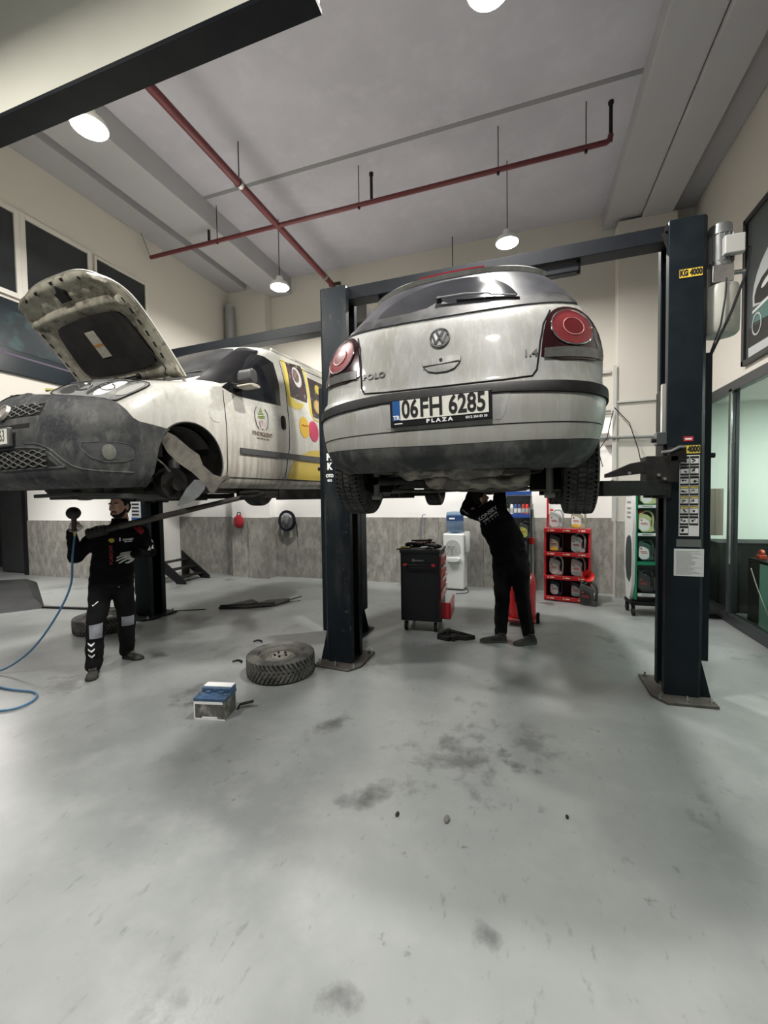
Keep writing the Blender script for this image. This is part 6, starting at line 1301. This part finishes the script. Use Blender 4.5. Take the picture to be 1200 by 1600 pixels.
M().lathe([(.04,0),(.10,.015),(.145,.04),(.15,.07),(.143,.09),(.15,.11),(.15,.16),(.143,.18),(.15,.2),(.15,.33),(.14,.37),(.05,.385),(0,.385)], n=32).out('bottle', mat('blue_bottle_plastic', (.33,.47,.66), .08, trans=.75, ior=1.2, coat=.3), wb)
M().lathe([(.152,.22),(.152,.31)], n=32, cap=False).out('label', mat('bottle_label_blue', (.02,.05,.16), .4), wb); M().box((-.075,-.158,.25),(.02,-.150,.275)).out('label_mark', PRINTW, wb)
# ------------------------------------------------ oil jugs
def jug(mm, lab_m, cap_m, label, group, loc, rz=0, accent=None, s=1.0, name='oil_jug'):
    t = thing(name, loc, rz, label, 'oil jug', group); t.scale = (s, s, s)
    body = rnd([(-.098,0),(.098,0),(.098,.05),(.055,.07),(.05,.15),(.07,.185),(.02,.235),(-.04,.25),(-.05,.262),(-.085,.262),(-.098,.20)], 1)
    M().prism(body, 'y', -.055, .055).out('bottle', mm, t, .012, seg=2)
    M().tube(spline([(-.045,0,.25),(.0,0,.285),(.055,0,.275),(.088,0,.225),(.092,0,.15),(.085,0,.04)], 6), [.016]*31, 8, flat=1.3).out('handle', mm, t, smooth=60)
    M().cyl((-.068,0,.255),(-.068,0,.292),.024,n=16).out('cap', cap_m, t, .003)
    M().prism(rnd([(-.088,.02),(.035,.02),(.038,.12),(.02,.165),(-.06,.20),(-.088,.18)], 1), 'y', -.0565, -.0545).out('label', lab_m, t, smooth=0)
    if accent: M().prism([(-.085,.022),(.03,.022),(.03,.05),(-.02,.075),(-.085,.06)], 'y', -.0580, -.0560).out('label_accent', accent, t, smooth=0)
    m = M(); m.box((-.07,-.0585,.155),(-.05,-.0565,.175)).box((-.07,-.0585,.118),(.01,-.0565,.128)).box((-.06,-.0585,.10),(.02,-.0565,.107)).out('label_print', mat('label_ink_red', (.4,.04,.04), .5), t, smooth=0)
    return t
JS = mat('silver_jug_plastic', (.42,.44,.43), .35, .2); JD = mat('dark_grey_jug_plastic', (.05,.052,.05), .4); JG = mat('gold_beige_jug', (.35,.33,.25), .4, .2); JB = mat('navy_jug_plastic', (.012,.02,.045), .35); LW = mat('jug_label_white', (.60,.62,.60), .4); LY = mat('label_yellow_accent', (.65,.42,.04), .4); LT = mat('label_teal_accent', (.25,.4,.38), .4)
# red rack
rk = thing('oil_rack', (.62, 7.02, 0), rad(-11), 'narrow red display rack of oil jugs against the back wall', 'rack')
rp = M(); 
for x in (-.31,.31): M().box((x-.015,-.13,0), (x+.015,.15,1.12)).out('side_frame', RED, rk, .004)
M().box((-.325,.13,1.1), (-.295,.15,1.75)).box((-.325,.13,1.2),(-.26,.15,1.32)).out('header_edge', RED, rk, .004)
for z in (.06,.38,.74,1.10):
    M().box((-.32,-.13,z-.03), (.32,.15,z)).out('shelf', RED, rk, .003); f_ = M().box((-.325,-.15,z-.045), (.325,-.13,z+.015)).out('shelf_front', RED, rk, .003)
    q = M()
    for x in (-.25,-.03,.18): q.cyl((x-.01,-.152,z-.014),(x-.01,-.150,z-.014),.010,n=10).box((x+.015,-.152,z-.022),(x+.075,-.15,z-.006))
    q.out('shelf_print', mat('pale_yellow_print', (.75,.65,.5), .5), f_, smooth=0)
M().box((-.31,.15,0),(.31,.16,1.1)).out('back_panel', mat('dark_red_panel', (.08,.01,.012), .6), rk)
def on_rack(o, rz, x, y, z): return (o[0]+x*cos(rz)-y*sin(rz), o[1]+x*sin(rz)+y*cos(rz), z)
RO, RZ = (.62, 7.02), rad(-11)
G = 'oil jugs on the red rack'
for x, z, mm, ll, ac, lb in ((-.16,1.115,JS,LW,None,'silver oil jug at the left of the red rack, top row'), (.15,1.115,JG,LW,LY,'beige oil jug with orange label foot at the right of the red rack, top row'),
    (-.16,.755,JD,mat('label_cream',(.5,.48,.38),.4),LY,'dark grey oil jug with cream and orange label, second row of the red rack'), (.15,.755,JS,LW,LT,'pale silver oil jug at the right of the second row of the red rack'),
    (-.16,.395,JS,LW,None,'silver oil jug at the left of the third row of the red rack'), (.15,.395,JS,LW,LT,'silver oil jug at the right of the third row of the red rack'),
    (-.16,.075,JB,LW,None,'navy oil jug at the left of the bottom row of the red rack'), (.14,.075,JB,LW,LT,'navy oil jug at the right of the bottom row of the red rack')):
    jug(mm, ll, REDP if mm is JS and z > 1 else JD, lb, G, on_rack(RO, RZ, x, -.03, z), RZ, ac, .90 if z < .1 else 1.0)
fj = jug(mat('grey_jug_plastic', (.075,.078,.075), .5), mat('jug_dark_label', (.03,.03,.03), .5), JD, 'grey oil jug standing on the floor at the right foot of the red rack', 'oil jugs on the floor', (.88, 6.79, 0), rad(-12), None, 1.18)
fn = thing('funnel', (.84, 6.86, .34), 0, 'red plastic funnel lying on top of the grey jug by the red rack', 'funnel')
M().lathe([(.008,-.09),(.012,-.04),(.085,.05),(.088,.06),(.082,.055),(.01,-.035)], n=24, cap=False).out('funnel_cone', REDP, fn); fn.rotation_euler = (rad(60), rad(35), 0); fn.location = (.86, 6.83, .41)
# green rack
gk = thing('oil_rack', (1.67, 6.52, 0), rad(3), 'green and white display rack of oil jugs on castors behind the right lift post', 'rack')
GR = mat('green_rack_paint', (.01,.20,.10), .4); gw = mat('rack_white_side', (.55,.56,.55), .4)
M().box((-.30,-.16,.22), (-.27,.16,1.75)).box((.30,-.16,.22), (.33,.16,1.75)).out('side_frame', GR, gk, .004)
M().prism(rnd([(-.16,.2),(-.20,1.1),(-.22,1.2),(-.18,1.75),(.16,1.75),(.16,.2)],1), 'x', -.34, -.301).out('side_panel', gw, gk, .004)
M().prism(rnd([(-.15,.42),(-.18,.95),(-.1,1.1),(.1,1.0),(.1,.5)],1), 'x', -.344, -.3395).out('printed_jug', mat('print_dark_jug', (.03,.04,.045), .4), gk, smooth=0)
q = M()
for z in (1.60,1.50,1.42,1.36,1.30): q.box((-.3425,-.12,z), (-.340,.10 if z > 1.55 else .05,z+.03))
q.out('side_print', mat('side_print_grey', (.2,.2,.2), .5), gk, smooth=0)
for z, (a, b) in ((.30,(GR,0)),(.72,(GR,1)),(1.10,(GR,0)),(1.47,(GR,0))):
    M().box((-.27,-.15,z-.03), (.30,.16,z)).out('shelf', mat('dark_shelf', (.03,.05,.04), .5) if z < .4 else GR, gk, .002)
    ff_ = M().box((-.27,-.165,z-.035), (.30,-.15,z+.012)).out('shelf_front', GR if z > .4 else BLACK, gk, .002)
    if z != .72: M().prism([(-.265,z-.028),(.0,z-.028),(.06,z+.008),(-.265,z+.008)], 'y', -.168, -.165).out('price_strip', gw, ff_, smooth=0); M().box((-.22,-.170,z-.016),(-.10,-.168,z-.004)).out('strip_print', mat('side_print_grey', (.2,.2,.2), .5), ff_, smooth=0)
M().box((-.27,.15,.22), (.30,.16,1.75)).out('back_panel', mat('rack_back_grey', (.30,.31,.30), .5), gk)
M().box((-.34,-.16,.14), (.33,.16,.19)).box((-.02,-.02,.19),(.02,.02,.22)).box((.2,-.02,.19),(.24,.02,.22)).out('base_frame', BLACK, gk, .005)
for x, y in ((-.31,-.14),(.30,-.14),(-.31,.14),(.30,.14)): M().cyl((x-.015,y,.05),(x+.015,y,.05),.05,n=18).box((x-.02,y-.02,.06),(x+.02,y+.02,.14)).out('castor', BLACK, gk, .004)
RO2, RZ2 = (1.67, 6.52), rad(3); G = 'oil jugs on the green rack'
JY = mat('pale_green_jug', (.40,.44,.22), .35, .1); JT = mat('teal_grey_jug', (.04,.085,.075), .35); JK = mat('graphite_jug', (.035,.04,.042), .35)
for x, z, mm, ll, lb in ((-.13,1.485,JY,LW,'pale green oil jug on the top shelf of the green rack'),
    (-.15,1.115,JY,LW,'pale green oil jug at the left of the second shelf of the green rack'), (.10,1.115,JY,LW,'pale green oil jug at the right of the second shelf of the green rack'),
    (-.15,.735,JT,LW,'teal oil jug at the left of the third shelf of the green rack'), (.10,.735,JT,LW,'teal oil jug at the right of the third shelf of the green rack'),
    (-.15,.315,JK,JD,'dark graphite oil jug at the left of the bottom shelf of the green rack'), (.10,.315,JK,JD,'dark graphite oil jug at the right of the bottom shelf of the green rack')):
    jug(mm, ll, REDP if mm is JY else JD, lb, G, on_rack(RO2, RZ2, x, -.05, z), RZ2, None, .98)
o = M().box((-.09,-.06,0),(.11,.06,.22)).out('cardboard_box', mat('kraft_cardboard', (.20,.18,.13), .8), bev=.003); o.location = on_rack(RO2, RZ2, .11, -.03, 1.475); o.rotation_euler = (0,0,RZ2); tag(o, 'brown cardboard box on the top shelf of the green rack', 'box')
# blue topped stand with spray cans behind the person
bs = thing('product_stand', (-.06, 7.40, 0), 0, 'product stand with blue header behind the black-clad person', 'display stand')
BLU = mat('blue_header', (.02,.06,.25), .4)
M().box((-.32,-.12,0), (-.295,.14,1.7)).out('side_frame', mat('grey_stand_frame', (.2,.21,.21), .4, .4), bs, .003); M().box((.14,-.12,0), (.165,.14,1.7)).out('side_frame', MATS['grey_stand_frame'], bs, .003)
M().box((-.32,-.13,1.62), (.165,.14,1.72)).out('header', mat('stand_white', (.6,.62,.62), .4), bs, .004); M().box((-.31,-.135,1.63), (.155,-.13,1.69)).out('header_print', BLU, bs, smooth=0)
M().box((-.30,.13,0), (.15,.14,1.62)).out('back_panel', mat('stand_white', (.6,.62,.62), .4), bs)
for z in (1.31,.92,.50,.1): M().box((-.30,-.12,z-.02), (.15,.13,z)).box((-.30,-.135,z-.05),(.15,-.12,z+.01)).out('shelf', BLU if z > 1.2 else BLACK, bs, .002)
cans = [(-.22,BLACK),(-.15,LW),(-.09,BLU),(-.03,mat('navy_can',(.03,.05,.12),.4)),(.03,mat('dark_red_can',(.3,.03,.03),.4)),(.09,REDP)]
for i, (x, mm) in enumerate(cans):
    c = thing('spray_can', (-.06+x, 7.33, 1.31), 0, ['black bottle leftmost','white can second from left','blue can third from left','navy can fourth from left','dark red can second from right','bright red can rightmost'][i]+' on the blue shelf of the product stand', 'can', 'cans on the product stand')
    M().lathe([(.024,0),(.026,.01),(.026,.15),(.018,.165),(.012,.17)], n=16).out('can_body', mm, c); M().cyl((0,0,.17),(0,0,.195),.013,n=12).out('can_cap', BLACK, c); M().lathe([(.0265,.03),(.0265,.10)], n=16, cap=False).out('can_label', LW if i in (2,3) else JS, c)
jug(JD, mat('lime_label',(.35,.45,.10),.4), JD, 'dark oil jug with a lime label on the product stand behind the person', 'oil jugs on the product stand', (.0, 7.34, .92), 0, None, .95)
# waste oil drainer: red tank on wheels with a measuring column
wo = thing('oil_drainer', (-.04, 5.62, 0), rad(-4), 'red wheeled waste oil drainer behind the legs of the black-clad person', 'oil drainer')
M().lathe([(.0,.09),(.14,.09),(.165,.12),(.17,.52),(.15,.62),(.08,.68),(0,.69)], n=28).out('tank', RED, wo); M().box((-.19,-.19,.06), (.17,.15,.085)).out('base_tray', RED, wo, .006)
M().box((-.20,-.19,.085),(.17,-.185,.095)).out('tray_edge', mat('pale_tray_edge', (.5,.35,.33), .4), wo)
for x in (-.19, .19): w_ = M().cyl((x-.02,.05,.07),(x+.02,.05,.07),.07,n=24).out('wheel', BLACK, wo, .008); M().cyl((x-.022,.05,.07),(x+.022,.05,.07),.03,n=14).out('wheel_hub', STEEL, w_)
M().cyl((.12,.0,.60),(.12,.0,1.45),.022,n=14).out('column', mat('grey_column', (.30,.31,.31), .3, .5), wo); M().cyl((.075,-.03,.62),(.075,-.03,1.1),.014,n=10).out('sight_tube', mat('dark_tube', (.05,.05,.055), .3), wo)
M().cyl((.12,-.03,1.02),(.12,-.03,1.10),.035,n=14).out('red_valve', REDP, wo); M().tube([(-.2,.0,.08),(-.23,-.02,.3),(-.22,0,.7),(-.2,0,.8)], .010, 8).out('push_bar', STEEL, wo)
M().cyl((-.21,-.03,.16),(-.25,-.03,.16),.03,n=12).out('hose_fitting', BLACK, wo)
# pipe hung under the van (exhaust section) reaching over the person's shoulder
ex = thing('exhaust_pipe', (0,0,0), 0, 'long dark pipe with ribbed rubber end in front of the bearded person', 'pipe')
pa = Vector((-3.86,2.84,1.335)); pb = Vector((-2.72,3.62,1.655)); d = (pb-pa).normalized()
M().tube([pa+d*.28, pa+d*.6, pb], [.030,.030,.024], 14).out('pipe', mat('dark_brown_pipe', (.055,.048,.042), .55, .3, var=.5, vscale=10, vcol=(.10,.09,.08)), ex)
m = M(); prof = [pa+d*(i*.012) for i in range(25)]; m.tube(prof, [(.050 if i % 3 else .042) if i < 14 else .040-.0006*i for i in range(25)], 18); m.out('rubber_sleeve', mat('ribbed_rubber', (.022,.022,.02), .7), ex)
M().cyl(pa-d*.004, pa+d*.006, .032, n=16).out('sleeve_bore', HOLE, ex)
M().tube([pb-d*.03, pb+Vector((.14,.0,.0)), pb+Vector((.22,.04,.03)), pb+Vector((.1,.1,.05)), pb+Vector((-.06,.04,.04))], .022, 10).out('hanger_bracket', BLK2, ex)
# beige notice board beside the office glazing, office furniture
o = M().box((-.14,-.012,0), (.14,.012,.60)).box((-.08,-.016,.0),(-.05,-.012,.6)).box((.05,-.018,0),(.09,-.012,.6)).out('ribbed_board', mat('beige_grey_panel', (.25,.235,.18), .6, var=.3, vscale=3), bev=.003); o.location = (2.27, 6.5, 1.08); o.rotation_euler = (0,0,rad(8)); tag(o, 'beige ribbed panel standing between the right lift post and the office glass', 'panel')
pn = thing('panel_support', (2.27, 6.56, 0), 0, 'dark stand under the beige ribbed panel', 'stand'); M().box((-.02,-.01,0),(.02,.01,1.1)).out('stand_leg', BLACK, pn); M().box((-.12,-.08,0),(.12,.08,.02)).out('stand_base', BLACK, pn, .003)
dk = thing('reception_desk', (3.15, 5.55, 0), 0, 'dark desk with pale side panel inside the glazed office', 'desk')
DK = dull(mat('dark_desk_wood', (.007,.008,.008), .5)); M().box((-.45,-.9,.76), (.45,1.0,.80)).out('desktop', DK, dk, .004); M().box((-.45,.72,0), (-.42,1.0,.76)).out('front_panel', DK, dk, .003); M().box((-.46,-.9,0), (-.42,.70,.76)).out('pale_panel', mat('pale_teal_panel', (.22,.42,.36), .4), dk, .003)
mo = thing('computer_monitor', (2.93, 5.95, .80), rad(50), 'black computer monitor on the desk inside the glazed office', 'monitor')
M().box((-.27,-.02,.10), (.27,.02,.44)).out('screen_housing', BLACK, mo, .006); M().box((-.255,-.024,.115), (.255,-.02,.425)).out('screen', mat('dark_screen', (.02,.05,.045), .15), mo, smooth=0); M().box((-.03,-.01,.0), (.03,.02,.2)).box((-.10,-.08,0), (.10,.08,.012)).out('monitor_stand', BLACK, mo, .003)
st2 = thing('tape_dispenser', (2.78, 6.42, .80), 0, 'small orange-red item on the desk inside the glazed office', 'stationery'); M().box((-.04,-.05,0), (.04,.05,.05)).cyl((-.02,0,.07),(.02,0,.07),.045,n=18).out('dispenser_body', mat('orange_red_plastic', (.6,.08,.04), .4), st2, .006)
cb2 = thing('office_cabinet', (3.2, 7.1, 0), 0, 'low dark cabinet at the back of the glazed office', 'cabinet'); M().box((-.72,-.25,0), (.6,.3,.95)).out('carcass', DK, cb2, .005); M().box((-.70,-.26,.05), (.04,-.25,.9)).box((.07,-.26,.05),(.58,-.25,.9)).out('doors', dull(mat('desk_door', (.010,.012,.012), .5)), cb2)
o = M().tube(spline([(2.36,5.95,.75),(2.36,5.8,.55),(2.37,5.55,.25),(2.36,5.4,.14)]), .006, 6).out('loose_cable', mat('beige_cable', (.3,.28,.22), .5)); o.location = (.12,0,0); tag(o, 'thin pale cable hanging behind the office glass', 'cable')
